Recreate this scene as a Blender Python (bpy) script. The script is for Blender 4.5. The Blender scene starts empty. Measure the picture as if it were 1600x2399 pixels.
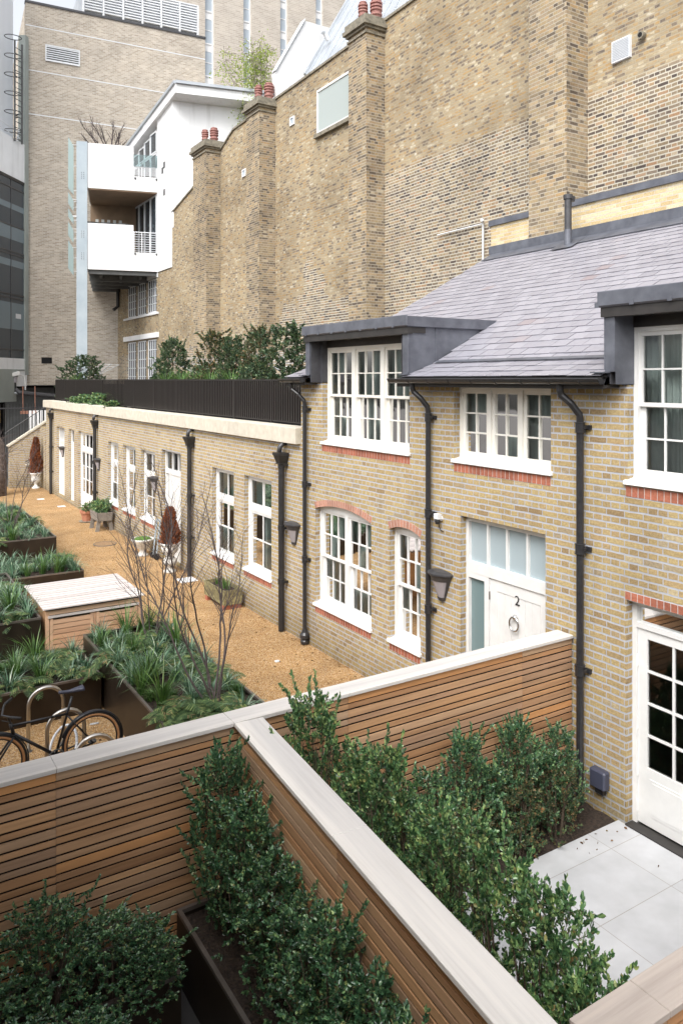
import bpy, bmesh, math, random
import numpy as np
from mathutils import Vector, Matrix, noise as mnoise
R=math.radians
random.seed(7); np.random.seed(7)
S=bpy.context.scene; C=S.collection
# ---------------------------------------------------------------- camera, sky, sun, exposure
cam=bpy.data.cameras.new('camera'); co=bpy.data.objects.new('camera',cam); C.objects.link(co); S.camera=co
co.location=(0,0,4.66); co.rotation_euler=(R(90),0,-R(32.154))
cam.lens=26.98; cam.sensor_width=36; cam.sensor_fit='VERTICAL'; cam.sensor_height=36
cam.shift_y=-0.1294; cam.clip_end=400; cam.clip_start=.05
SUN_EL,SUN_AZ=50,(-.76,-.54)          # azimuth as an x,y direction towards the sun
W=bpy.data.worlds.new('World'); S.world=W; W.use_nodes=True
wn=W.node_tree; bg=wn.nodes['Background']
sky=wn.nodes.new('ShaderNodeTexSky'); sky.sky_type='NISHITA'; sky.sun_disc=False
sky.sun_elevation=R(SUN_EL); sky.sun_rotation=math.atan2(SUN_AZ[0],SUN_AZ[1]); sky.air_density=1.2; sky.dust_density=5; sky.ozone_density=1
hs=wn.nodes.new('ShaderNodeHueSaturation'); hs.inputs['Saturation'].default_value=.22
wn.links.new(sky.outputs[0],hs.inputs['Color']); wn.links.new(hs.outputs[0],bg.inputs[0]); bg.inputs[1].default_value=.15
sl=bpy.data.lights.new('sun','SUN'); sl.energy=.6; sl.angle=R(30); sl.color=(1,.975,.94)
so=bpy.data.objects.new('sun',sl); C.objects.link(so)
sd=Vector((SUN_AZ[0],SUN_AZ[1],0)).normalized()*math.cos(R(SUN_EL))+Vector((0,0,math.sin(R(SUN_EL))))
so.rotation_euler=sd.to_track_quat('Z','Y').to_euler()
S.view_settings.view_transform='Standard'; S.view_settings.look='None'; S.view_settings.gamma=1
S.view_settings.exposure=1.14; S.view_settings.use_curve_mapping=False
S.cycles.max_bounces=6; S.cycles.transparent_max_bounces=12

# ---------------------------------------------------------------- materials
def mat(name,col=(.5,.5,.5),rough=.6,metal=0,spec=.5):
    m=bpy.data.materials.new(name); m.use_nodes=True; b=m.node_tree.nodes['Principled BSDF']
    b.inputs['Base Color'].default_value=(*col,1); b.inputs['Roughness'].default_value=rough
    b.inputs['Metallic'].default_value=metal; b.inputs['Specular IOR Level'].default_value=spec
    return m
class NT:
    def __init__(s,m): s.t=m.node_tree; s.b=s.t.nodes['Principled BSDF']
    def n(s,typ,ins=None,**kw):
        x=s.t.nodes.new('ShaderNode'+typ)
        for k,v in kw.items(): setattr(x,k,v)
        for k,v in (ins or {}).items():
            if isinstance(v,bpy.types.NodeSocket): s.t.links.new(v,x.inputs[k])
            elif isinstance(v,bpy.types.Node): s.t.links.new(v.outputs[0],x.inputs[k])
            else: x.inputs[k].default_value=v
        return x
    def ramp(s,fac,stops,interp='LINEAR'):
        x=s.t.nodes.new('ShaderNodeValToRGB'); x.color_ramp.interpolation=interp
        e=x.color_ramp.elements
        while len(e)<len(stops): e.new(.5)
        for i,(p,c) in enumerate(stops):
            e[i].position=p; e[i].color=(*c,1) if len(c)==3 else c
        s.t.links.new(fac,x.inputs[0]); return x.outputs[0]
    def mix(s,f,a,b,bt='MIX'):
        x=s.t.nodes.new('ShaderNodeMix'); x.data_type='RGBA'; x.blend_type=bt
        for i,v in ((0,f),(6,a),(7,b)):
            if isinstance(v,bpy.types.NodeSocket): s.t.links.new(v,x.inputs[i])
            else: x.inputs[i].default_value=v if i==0 else ((*v,1) if len(v)==3 else v)
        return x.outputs[2]
    def math(s,op,a,b=0.,c=None):
        x=s.t.nodes.new('ShaderNodeMath'); x.operation=op
        for i,v in enumerate((a,b,c)):
            if v is None: continue
            if isinstance(v,bpy.types.NodeSocket): s.t.links.new(v,x.inputs[i])
            else: x.inputs[i].default_value=v
        return x.outputs[0]
    def obj(s): return s.n('TexCoord').outputs['Object']
    def noise(s,scale,detail=4,vec=None,rough=.5,out=0):
        x=s.n('TexNoise',{'Scale':scale,'Detail':detail,'Roughness':rough})
        s.t.links.new(vec if vec is not None else s.obj(),x.inputs['Vector']); return x.outputs[out]
    def bump(s,h,strength=.3,dist=.01,normal=None):
        x=s.n('Bump',{'Strength':strength,'Distance':dist,'Height':h})
        if normal is not None: s.t.links.new(normal,x.inputs['Normal'])
        return x.outputs[0]
    def col(s,c): s.t.links.new(c,s.b.inputs['Base Color'])
    def nor(s,c): s.t.links.new(c,s.b.inputs['Normal'])
    def rough(s,c): s.t.links.new(c,s.b.inputs['Roughness'])
    def island(s): return s.n('NewGeometry').outputs['Random Per Island']

def uvwall(T):
    """wall coordinates: (Y or X, Z) picked by which way the face looks"""
    sx=T.n('SeparateXYZ',{0:T.obj()}); nx=T.n('SeparateXYZ',{0:T.n('NewGeometry').outputs['True Normal']})
    f=T.math('GREATER_THAN',T.math('ABSOLUTE',nx.outputs[0]),.7)
    u=T.math('ADD',T.math('MULTIPLY',sx.outputs[1],f),T.math('MULTIPLY',sx.outputs[0],T.math('SUBTRACT',1.,f)))
    return T.n('CombineXYZ',{0:u,1:sx.outputs[2]}).outputs[0],sx
def brick(name,stops,mortar,row=.075,width=.225,squash=.5,ms=.011,bumpd=.006,weather=(.35,.35),wobble=.006,old=None,hue=None,offset=.5,msmooth=.15,soft=None,splash=False):
    m=mat(name,rough=.9,spec=.25); T=NT(m)
    v,sx=uvwall(T)
    dn=T.noise(9,3,v,out=1)
    off=T.n('VectorMath',{0:dn,1:(.5,.5,.5)},operation='SUBTRACT'); off=T.n('VectorMath',{0:off,3:wobble*2},operation='SCALE')
    v2=T.n('VectorMath',{0:v,1:off},operation='ADD').outputs[0]
    br=T.n('TexBrick',{'Vector':T.n('Mapping',{'Vector':v2,'Scale':(1.7,1.,1.)}).outputs[0],'Color1':(0,0,0,1),'Color2':(1,1,1,1),'Mortar':(.5,.5,.5,1),'Scale':1.,'Mortar Size':ms,'Mortar Smooth':msmooth,'Bias':0.,'Brick Width':width*1.7,'Row Height':row},
           offset=offset,offset_frequency=2,squash=squash,squash_frequency=2)
    c=T.ramp(br.outputs[0],stops)
    fine=T.noise(38,5,v,rough=.75); c=T.mix(.7,c,T.ramp(fine,[(.3,(.5,.48,.46)),(.7,(1.42,1.4,1.36))]),'MULTIPLY')
    mc=T.mix(T.noise(25,3,v),tuple(x*.85 for x in mortar),tuple(min(1,x*1.12) for x in mortar))
    if soft is not None:      # older pointing flush and brick coloured above a certain height
        far=T.math('GREATER_THAN',sx.outputs[1],17.); far2=T.math('GREATER_THAN',sx.outputs[1],23.)
        lift=T.math('ADD',T.math('MULTIPLY',far,T.math('MULTIPLY',T.noise(.5,4,v),5.4)),T.math('MULTIPLY',far2,1.6))
        g=T.n('MapRange',{'Value':T.math('ADD',T.math('ADD',sx.outputs[2],lift),T.math('MULTIPLY',T.noise(.9,3,v),.25)),'From Min':soft[0],'From Max':soft[1]}).outputs[0]
        mc=T.mix(g,mc,soft[2])
        lay=T.n('Mapping',{'Vector':v2,'Scale':(4.4,13.3,1.)}).outputs[0]
        sel=T.math('ADD',T.math('MULTIPLY',br.outputs[0],.62),T.math('MULTIPLY',T.noise(1.,3,lay,rough=.8),.9))
        c=T.mix(T.math('MULTIPLY',g,.85),c,T.ramp(T.math('SUBTRACT',sel,.26),[(.12,(.13,.11,.10)),(.28,(.26,.21,.155)),(.42,(.43,.28,.12)),(.52,(.40,.33,.22)),(.64,(.34,.27,.17)),(.78,(.47,.41,.29)),(.92,(.60,.56,.48))]))
    out=T.mix(br.outputs[1],c,mc)
    wz=T.noise(.55,6,v,rough=.62); out=T.mix(weather[0],out,T.ramp(wz,[(.3,(.55,.53,.52)),(.5,(1,1,1)),(.72,(1.25,1.23,1.18))]),'MULTIPLY')
    if old: out=T.mix(T.ramp(T.noise(.25,5,v,rough=.6),[(.5,(0,0,0)),(.75,(old[0],)*3)]),out,old[1],'MULTIPLY')
    if splash:
        sp=T.math('SUBTRACT',1.,T.n('MapRange',{'Value':T.math('SUBTRACT',sx.outputs[2],T.math('MULTIPLY',T.noise(2.2,5,v,rough=.7),.9)),'From Min':-.35,'From Max':.12}).outputs[0])
        out=T.mix(T.math('MULTIPLY',sp,.55),out,(.46,.44,.36),'MULTIPLY')
        st=T.n('Mapping',{'Vector':v,'Scale':(3.2,.35,1.)}).outputs[0]
        out=T.mix(T.ramp(T.noise(1.,5,st,rough=.65),[(.54,(0,0,0)),(.74,(.38,.38,.38))]),out,(.55,.52,.48),'MULTIPLY')
    T.col(out)
    h=T.math('SUBTRACT',T.math('MULTIPLY',fine,.35),br.outputs[1])
    T.nor(T.bump(h,.8,bumpd))
    return m
M={}
M['brick']=brick('yellow_stock_brick',[(0,(.29,.21,.115)),(.1,(.365,.275,.145)),(.35,(.42,.325,.16)),(.6,(.45,.355,.185)),(.85,(.405,.30,.16)),(.95,(.33,.27,.18)),(1,(.48,.40,.25))],(.44,.455,.50),ms=.0105,wobble=.008,weather=(.40,.3),bumpd=.012,splash=True)
M['oldbrick']=brick('old_london_brick',[(0,(.085,.07,.065)),(.22,(.15,.12,.10)),(.42,(.27,.21,.13)),(.6,(.22,.18,.145)),(.78,(.34,.27,.17)),(.9,(.32,.20,.12)),(1,(.42,.36,.27))],(.53,.50,.42),ms=.0125,wobble=.008,weather=(.55,.4),soft=(10.26,10.36,(.36,.31,.225)),old=(.35,(.5,.46,.42)))
M['pier']=brick('old_pier_brick',[(0,(.11,.09,.075)),(.25,(.22,.18,.13)),(.55,(.35,.275,.165)),(.75,(.31,.25,.18)),(.9,(.39,.27,.14)),(1,(.46,.40,.30))],(.42,.38,.31),ms=.009,wobble=.008,weather=(.6,.4),old=(.5,(.5,.46,.42)))
M['palebrick']=brick('cream_brick',[(0,(.52,.40,.22)),(.5,(.62,.51,.31)),(1,(.68,.58,.40))],(.55,.52,.46),weather=(.2,.2),squash=1,ms=.008)
M['brownbrick']=brick('brown_tower_brick',[(0,(.33,.28,.225)),(.4,(.42,.365,.30)),(.75,(.48,.425,.355)),(1,(.56,.51,.44))],(.60,.56,.50),row=.078,width=.25,squash=1,ms=.013,weather=(.4,.3),wobble=.012)
M['towerbrick']=brick('pale_tower_brick',[(0,(.44,.39,.34)),(.5,(.50,.455,.40)),(1,(.56,.515,.46))],(.60,.56,.51),row=.16,width=.5,squash=1,ms=.02,weather=(.25,.3),wobble=.02)
def noisy(name,a,b,scale=8,rough=.6,metal=0,bmp=.1,bd=.003,detail=5,spec=.5,isl=0.):
    m=mat(name,rough=rough,metal=metal,spec=spec); T=NT(m)
    n=T.noise(scale,detail,rough=.6); c=T.ramp(n,[(.3,a),(.7,b)])
    if isl: c=T.mix(isl,c,T.ramp(T.island(),[(0,(.6,.55,.55)),(.5,(1,1,1)),(1,(1.3,1.2,1.15))]),'MULTIPLY')
    T.col(c); T.nor(T.bump(n,bmp*4,bd)); return m
M['red']=noisy('red_brick',(.30,.095,.055),(.42,.16,.10),30,.9,0,.15,.004,isl=.6)
M['redpale']=noisy('pink_red_brick',(.38,.17,.115),(.48,.27,.20),35,.9,0,.15,.004,isl=.5)
M['mortar']=noisy('mortar',(.50,.48,.46),(.58,.56,.54),40,.95)
M['white']=noisy('white_paint',(.70,.70,.69),(.78,.78,.765),5,.35,0,.02,.001)
def rendermat():
    m=mat('white_render',rough=.8); T=NT(m); o=T.obj()
    c=T.ramp(T.noise(.8,5,o,rough=.6),[(.3,(.74,.75,.76)),(.7,(.84,.85,.86))]); st=T.n('Mapping',{'Vector':o,'Scale':(3.,3.,.22)}).outputs[0]
    c=T.mix(T.ramp(T.noise(1.,5,st,rough=.65),[(.52,(0,0,0)),(.75,(.5,.5,.5))]),c,(.66,.66,.64),'MULTIPLY'); T.col(c); return m
M['render']=rendermat()
M['cream']=noisy('cream_frame_paint',(.74,.72,.66),(.80,.78,.72),3,.4,0,.02,.001)
M['blackmetal']=noisy('black_iron',(.012,.012,.013),(.028,.027,.028),12,.45,0,.05,.001)
M['gutter']=noisy('black_gutter',(.018,.018,.02),(.035,.035,.038),20,.28,0,.03,.001)
M['railblack']=mat('railing_black',(.020,.0165,.0155),.42); M['troughblack']=mat('trough_black',(.010,.009,.009),.7)
M['lead']=noisy('sheet_lead',(.095,.10,.12),(.17,.18,.21),3.5,.42,.35,.12,.004)
M['leaddark']=noisy('dark_lead_cladding',(.045,.045,.05),(.085,.085,.095),5,.5,.2,.08,.003)
M['darkwood']=noisy('dark_fascia',(.022,.02,.019),(.04,.036,.034),6,.5)
M['bronze']=noisy('bronze_planter_metal',(.030,.022,.016),(.055,.040,.028),2.5,.42,.55,.04,.002)
M['rim']=noisy('planter_rim_metal',(.14,.12,.105),(.22,.19,.17),8,.4,.5)
M['soil']=noisy('soil',(.018,.013,.010),(.075,.05,.035),35,1,0,.6,.02)
M['steel']=noisy('blue_grey_steel',(.30,.36,.41),(.38,.44,.48),1.5,.5,.1)
M['darksteel']=noisy('dark_beam_steel',(.06,.063,.065),(.10,.105,.105),3,.6)
M['zinc']=noisy('zinc_sheet',(.40,.43,.47),(.50,.53,.56),1.2,.45,.3,.05,.003)
M['stone']=noisy('pale_coping_stone',(.50,.46,.38),(.62,.58,.49),7,.85,0,.06,.002,isl=.12)
M['oldstone']=noisy('weathered_stone',(.13,.12,.095),(.30,.27,.21),9,.95,0,.3,.01)
M['urn']=noisy('stone_urn',(.50,.48,.44),(.74,.73,.70),14,.85,0,.2,.005)
M['urnwhite']=noisy('white_urn',(.72,.72,.70),(.82,.82,.80),14,.7,0,.1,.003)
M['terracotta']=noisy('terracotta',(.34,.13,.075),(.46,.21,.13),12,.8,0,.1,.003)
M['potpink']=noisy('chimney_pot_clay',(.27,.12,.105),(.38,.20,.175),10,.8,0,.1,.004)
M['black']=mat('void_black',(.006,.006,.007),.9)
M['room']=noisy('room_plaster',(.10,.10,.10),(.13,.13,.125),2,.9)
M['curtain']=noisy('curtain_cloth',(.50,.53,.52),(.60,.62,.61),3,.9)
M['louvre']=noisy('pale_louvre',(.66,.68,.71),(.74,.76,.78),3,.5)
M['olive']=noisy('grey_green_panel',(.27,.30,.28),(.33,.36,.34),1,.5)
M['timbersoffit']=noisy('brown_soffit',(.17,.115,.07),(.24,.165,.105),1.5,.7)
M['steelhoop']=mat('stainless_steel',(.50,.47,.43),.28,.95)
M['rubber']=mat('rubber',(.012,.012,.013),.6)
M['tan']=mat('tan_sidewall',(.42,.22,.10),.7)
M['bikeblack']=mat('black_bike_paint',(.012,.013,.017),.3)
M['chrome']=mat('chrome',(.6,.6,.6),.15,1)
M['lockwhite']=mat('white_lock_sleeve',(.7,.72,.75),.4)
M['bluep']=mat('blue_plastic',(.03,.10,.35),.4)
M['lens']=mat('frosted_lamp_lens',(.34,.32,.34),.25)
M['lampgrey']=noisy('lamp_grey_metal',(.05,.05,.055),(.085,.085,.09),12,.45,.3)
M['boxblue']=mat('dark_blue_grey_plastic',(.05,.055,.085),.45)
M['yellow']=mat('yellow_band',(.55,.32,.03),.6)
M['bark']=noisy('dark_twig_bark',(.050,.038,.036),(.11,.088,.085),25,.85,0,.2,.002)
M['paletwig']=noisy('pale_twig_bark',(.22,.19,.16),(.36,.32,.27),25,.9)
M['trunk']=noisy('rough_bark',(.06,.045,.04),(.15,.12,.105),9,.95,0,.6,.03)
M['stem']=noisy('shrub_stem',(.05,.035,.025),(.12,.09,.06),30,.9)
M['glassteal']=None
M['mosswood']=noisy('mossy_wood',(.12,.10,.05),(.30,.27,.13),18,.95,0,.3,.004,isl=.5)
M['greywood']=noisy('grey_wood',(.17,.15,.13),(.27,.25,.22),15,.95,0,.3,.004,isl=.4)
M['moss']=noisy('moss_green',(.05,.13,.02),(.16,.28,.05),45,1,0,.6,.02)
def leafmat(name,stops,rough=.35,trans=.15,spec=.5):
    m=mat(name,rough=rough,spec=spec); T=NT(m)
    c=T.ramp(T.island(),stops); c=T.mix(.55,c,T.ramp(T.noise(6.5,2),[(.36,(.42,.5,.5)),(.5,(.9,.95,.95)),(.64,(1.65,1.5,1.3))]),'MULTIPLY'); T.col(c)
    if trans:
        tr=T.n('BsdfTranslucent',{'Color':c}); ms=T.n('MixShader',{0:trans,1:T.b.outputs[0],2:tr.outputs[0]})
        T.t.links.new(ms.outputs[0],T.t.nodes['Material Output'].inputs[0])
    return m
M['holly']=leafmat('glossy_box_leaf',[(0,(.020,.060,.028)),(.35,(.050,.130,.062)),(.7,(.100,.215,.100)),(.9,(.20,.34,.14)),(.965,(.36,.45,.18)),(1,(.22,.13,.06))],.30,.15,.9)
M['holly2']=leafmat('light_box_leaf',[(0,(.028,.078,.032)),(.35,(.075,.170,.070)),(.7,(.160,.290,.11)),(.94,(.36,.46,.18)),(1,(.24,.15,.07))],.32,.18,.8)
M['rustleaf']=leafmat('rusty_leaf',[(0,(.035,.065,.03)),(.6,(.08,.12,.05)),(.85,(.16,.12,.055)),(1,(.28,.15,.07))],.5,.15)
M['terr']=leafmat('terrace_leaf',[(0,(.030,.065,.035)),(.5,(.055,.105,.05)),(.85,(.10,.15,.06)),(1,(.17,.16,.09))],.45,.15)
M['brownleaf']=leafmat('dead_conifer',[(0,(.13,.04,.02)),(.5,(.27,.085,.035)),(1,(.42,.16,.07))],.9,.1,.1)
M['liriope']=leafmat('bluegreen_blade',[(0,(.030,.090,.048)),(.45,(.075,.165,.090)),(.8,(.18,.29,.18)),(1,(.46,.53,.42))],.4,.2)
M['carex']=leafmat('bright_blade',[(0,(.035,.085,.018)),(.5,(.075,.16,.035)),(.9,(.13,.24,.06)),(1,(.24,.33,.14))],.4,.25)
M['fern']=leafmat('fern_frond',[(0,(.035,.070,.028)),(.5,(.080,.135,.050)),(.85,(.16,.22,.085)),(1,(.24,.17,.09))],.6,.2,.3)
M['birch']=leafmat('spring_leaf',[(0,(.26,.36,.06)),(.5,(.36,.46,.10)),(1,(.50,.55,.18))],.6,.5,.3)
def glass(name,tint=(.75,.82,.80),base=.05,gl=.03,tr=.85):
    m=bpy.data.materials.new(name); m.use_nodes=True; t=m.node_tree; t.nodes.clear()
    o=t.nodes.new('ShaderNodeOutputMaterial'); g=t.nodes.new('ShaderNodeBsdfGlossy'); g.inputs['Roughness'].default_value=gl
    p=t.nodes.new('ShaderNodeBsdfTransparent'); p.inputs[0].default_value=(*[c*tr for c in tint],1)
    f=t.nodes.new('ShaderNodeFresnel'); f.inputs[0].default_value=1.6
    ad=t.nodes.new('ShaderNodeMath'); ad.operation='ADD'; ad.inputs[1].default_value=base; t.links.new(f.outputs[0],ad.inputs[0])
    mx=t.nodes.new('ShaderNodeMixShader'); t.links.new(ad.outputs[0],mx.inputs[0]); t.links.new(p.outputs[0],mx.inputs[1]); t.links.new(g.outputs[0],mx.inputs[2])
    t.links.new(mx.outputs[0],o.inputs[0]); return m
M['glass']=glass('window_glass')
M['glass2']=glass('clear_balustrade_glass',(.80,.93,.93),.04)
M['frost']=mat('frosted_glass',(.36,.43,.46),.22); M['frostdark']=mat('frosted_sidelight',(.17,.24,.25),.15)
M['curtglass']=mat('dark_office_glass',(.045,.060,.075),.04)
M['skyglass']=mat('pale_tower_glass',(.42,.48,.54),.15)
M['whiteglass']=mat('opal_window_glass',(.40,.45,.44),.12)
M['glassteal']=glass('teal_glass',(.50,.80,.80),.22,.35,.9)
def channelglass():
    m=mat('channel_glass',rough=.4); T=NT(m)
    w=T.n('TexWave',{'Scale':2.6,'Distortion':0.,'Vector':T.obj()},bands_direction='X')
    T.col(T.ramp(w.outputs[0],[(.0,(.58,.60,.66)),(.2,(.76,.79,.83)),(1,(.84,.86,.89))])); return m
M['channel']=channelglass()
def wood(name,tones,axis,rough=.6,grain=1.):
    m=mat(name,rough=rough,spec=.3); T=NT(m)
    isl=T.island()
    sc={0:(1.2,28,28),1:(28,1.2,28),2:(28,28,1.2)}[axis]
    mp=T.n('Mapping',{'Vector':T.obj(),'Scale':sc}); off=T.n('CombineXYZ',{0:T.math('MULTIPLY',isl,37.),1:T.math('MULTIPLY',isl,91.),2:T.math('MULTIPLY',isl,53.)})
    v=T.n('VectorMath',{0:mp.outputs[0],1:off.outputs[0]},operation='ADD').outputs[0]
    g=T.noise(1.1,8,v,rough=.62); base=T.ramp(isl,tones)
    big=T.noise(.16,3,v)
    c=T.mix(.8*grain,base,T.ramp(g,[(.3,(.72,.69,.67)),(.5,(1,1,1)),(.7,(1.2,1.18,1.15))]),'MULTIPLY')
    c=T.mix(.5,c,T.ramp(big,[(.35,(.72,.70,.70)),(.65,(1.25,1.2,1.12))]),'MULTIPLY')
    T.col(c); T.nor(T.bump(g,.35,.004)); return m
CED=[(0,(.31,.17,.09)),(.2,(.44,.25,.13)),(.4,(.37,.24,.155)),(.55,(.48,.28,.145)),(.7,(.36,.23,.15)),(.82,(.54,.27,.11)),(.92,(.41,.28,.185)),(1,(.49,.32,.19))]
M['cedX']=wood('cedar_boards_x',CED,0); M['cedY']=wood('cedar_boards_y',CED,1)
CAP=[(0,(.47,.455,.44)),(.5,(.53,.515,.50)),(1,(.58,.565,.55))]
M['capX']=wood('silvered_cap_x',CAP,0,.75,.5); M['capY']=wood('silvered_cap_y',CAP,1,.75,.5)
M['capC']=wood('weathered_cap',[(0,(.30,.26,.24)),(1,(.37,.33,.305))],0,.75,.7)
M['storetop']=wood('pale_slats',[(0,(.52,.48,.47)),(1,(.62,.58,.57))],0,.7,.25)
M['storewood']=wood('fresh_cedar',[(0,(.58,.33,.20)),(.5,(.68,.43,.28)),(1,(.76,.54,.38))],0,.6,.5)
def gravelmat():
    m=mat('golden_gravel',rough=.85,spec=.3); T=NT(m)
    o=T.obj(); vo=T.n('TexVoronoi',{'Vector':o,'Scale':75.}); vs=T.n('SeparateColor',{0:vo.outputs['Color']})
    c=T.ramp(vs.outputs[0],[(0,(.22,.115,.045)),(.25,(.47,.275,.11)),(.6,(.59,.385,.18)),(.85,(.68,.50,.28)),(1,(.77,.65,.48))])
    c=T.mix(.8,c,T.ramp(vo.outputs['Distance'],[(0,(1.1,1.1,1.1)),(.6,(.55,.5,.45))]),'MULTIPLY')
    c=T.mix(.55,c,T.ramp(T.noise(1.1,5,o,rough=.6),[(.32,(.60,.56,.52)),(.68,(1.30,1.28,1.26))]),'MULTIPLY')
    T.col(c); T.nor(T.bump(T.math('MULTIPLY',vo.outputs['Distance'],-1.),.9,.012)); return m
M['gravel']=gravelmat()
def pavemat():
    m=mat('pale_porcelain_paving',rough=.5); T=NT(m); sx=T.n('SeparateXYZ',{0:T.obj()})
    v=T.n('CombineXYZ',{0:T.math('SUBTRACT',sx.outputs[0],5.28-.96*6),1:T.math('SUBTRACT',sx.outputs[1],4.31-.655*10)}).outputs[0]
    br=T.n('TexBrick',{'Vector':v,'Color1':(.46,.47,.495,1),'Color2':(.50,.51,.53,1),'Mortar':(.29,.27,.25,1),'Scale':1.,'Mortar Size':.0032,'Mortar Smooth':.1,'Brick Width':.96,'Row Height':.655},offset=0.,squash=1.)
    c=T.mix(.5,br.outputs[0],T.ramp(T.noise(3,6,rough=.6),[(.3,(.80,.80,.79)),(.7,(1.12,1.12,1.11))]),'MULTIPLY'); c=T.mix(.6,c,T.ramp(T.noise(.9,4,rough=.7),[(.38,(.82,.82,.81)),(.55,(1,1,1)),(.7,(1.08,1.08,1.08))]),'MULTIPLY'); T.col(c)
    T.nor(T.bump(br.outputs[1],-.4,.003)); return m
M['paving']=pavemat()
def slatemat():
    m=mat('purple_grey_slate',rough=.36,spec=.6); T=NT(m)
    c=T.ramp(T.island(),[(0,(.255,.25,.285)),(.5,(.285,.28,.318)),(.97,(.315,.31,.348)),(1,(.26,.22,.235))])
    n=T.noise(22,5); c=T.mix(.5,c,T.ramp(n,[(.3,(.88,.88,.88)),(.7,(1.1,1.1,1.1))]),'MULTIPLY'); T.col(c); T.nor(T.bump(n,.25,.002)); return m
M['slate']=slatemat()
M['ground']=noisy('dark_yard_ground',(.06,.055,.05),(.10,.09,.085),4,.9)
M['yard']=noisy('dark_courtyard_floor',(.035,.034,.035),(.055,.053,.053),4,.7)

# ---------------------------------------------------------------- mesh helpers
class MB:
    def __init__(s): s.v=[]; s.f=[]
    def add(s,vs,fs):
        o=len(s.v); s.v+= [tuple(v) for v in vs]; s.f+=[tuple(i+o for i in f) for f in fs]; return s
    def box(s,x0,x1,y0,y1,z0,z1):
        x0,x1=min(x0,x1),max(x0,x1); y0,y1=min(y0,y1),max(y0,y1); z0,z1=min(z0,z1),max(z0,z1)
        return s.add([(x0,y0,z0),(x1,y0,z0),(x1,y1,z0),(x0,y1,z0),(x0,y0,z1),(x1,y0,z1),(x1,y1,z1),(x0,y1,z1)],
              [(0,3,2,1),(4,5,6,7),(0,1,5,4),(1,2,6,5),(2,3,7,6),(3,0,4,7)])
    def obox(s,c,ax,ay,az):
        c,ax,ay,az=map(Vector,(c,ax,ay,az)); p=[]
        for k in (-1,1):
            for a,b in ((-1,-1),(1,-1),(1,1),(-1,1)): p.append(c+ax*a+ay*b+az*k)
        return s.add(p,[(0,3,2,1),(4,5,6,7),(0,1,5,4),(1,2,6,5),(2,3,7,6),(3,0,4,7)])
    def beam(s,a,b,w,h,up=(0,0,1)):
        a,b=Vector(a),Vector(b); d=(b-a); L=d.length; d.normalize(); up=Vector(up)
        sd_=d.cross(up)
        if sd_.length<1e-4: sd_=d.cross(Vector((1,0,0)))
        sd_.normalize(); u=sd_.cross(d)
        return s.obox((a+b)/2,d*L/2,sd_*w/2,u*h/2)
    def tube(s,pts,rad,n=8,closed=False):
        pts=[Vector(p) for p in pts]; m=len(pts)
        if not hasattr(rad,'__len__'): rad=[rad]*m
        o=len(s.v); ref=None
        for i,p in enumerate(pts):
            if closed: d=pts[(i+1)%m]-pts[i-1]
            else: d=pts[min(i+1,m-1)]-pts[max(i-1,0)]
            if d.length<1e-9: d=Vector((0,0,1))
            d.normalize()
            if ref is None: ref=d.orthogonal().normalized()
            ref=(ref-d*ref.dot(d))
            if ref.length<1e-5: ref=d.orthogonal()
            ref.normalize(); b=d.cross(ref)
            for k in range(n):
                a=2*math.pi*k/n; s.v.append(tuple(p+(ref*math.cos(a)+b*math.sin(a))*rad[i]))
        for i in range(m if closed else m-1):
            for k in range(n):
                j=(i+1)%m; s.f.append((o+i*n+k,o+i*n+(k+1)%n,o+j*n+(k+1)%n,o+j*n+k))
        if not closed:
            s.f.append(tuple(o+k for k in range(n))[::-1]); s.f.append(tuple(o+(m-1)*n+k for k in range(n)))
        return s
    def lathe(s,prof,c=(0,0,0),n=20):
        o=len(s.v); m=len(prof)
        for r,z in prof:
            for k in range(n):
                a=2*math.pi*k/n; s.v.append((c[0]+r*math.cos(a),c[1]+r*math.sin(a),c[2]+z))
        for i in range(m-1):
            for k in range(n): s.f.append((o+i*n+k,o+i*n+(k+1)%n,o+(i+1)*n+(k+1)%n,o+(i+1)*n+k))
        s.f.append(tuple(o+k for k in range(n))[::-1]); s.f.append(tuple(o+(m-1)*n+k for k in range(n))); return s
    def prism(s,poly,ext):
        """poly: list of 3D points, extruded by vector ext"""
        e=Vector(ext); n=len(poly); p=[Vector(q) for q in poly]
        s.add(p+[q+e for q in p],[tuple(range(n))[::-1],tuple(range(n,2*n))]+[(i,(i+1)%n,(i+1)%n+n,i+n) for i in range(n)]); return s
    def mesh(s,name,m,smooth=False,bevel=0):
        me=bpy.data.meshes.new(name); me.from_pydata(s.v,[],s.f)
        bm=bmesh.new(); bm.from_mesh(me); bmesh.ops.recalc_face_normals(bm,faces=bm.faces)
        if bevel:
            es=[e for e in bm.edges if len(e.link_faces)==2 and e.calc_face_angle(0)>.6]
            bmesh.ops.bevel(bm,geom=es,offset=bevel,segments=1,affect='EDGES',profile=.5)
        bm.to_mesh(me); bm.free()
        if smooth: me.polygons.foreach_set('use_smooth',[True]*len(me.polygons))
        me.materials.append(m); return me
def wloc(o):
    v=Vector((0,0,0))
    while o is not None: v+=o.location; o=o.parent
    return v
def thing(name,label,cat,loc=(0,0,0),rz=0,group=None):
    o=bpy.data.objects.new(name,None); C.objects.link(o); o.location=loc; o.rotation_euler=(0,0,rz); o.empty_display_size=.2
    o['label']=label; o['category']=cat
    if group: o['group']=group
    return o
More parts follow.
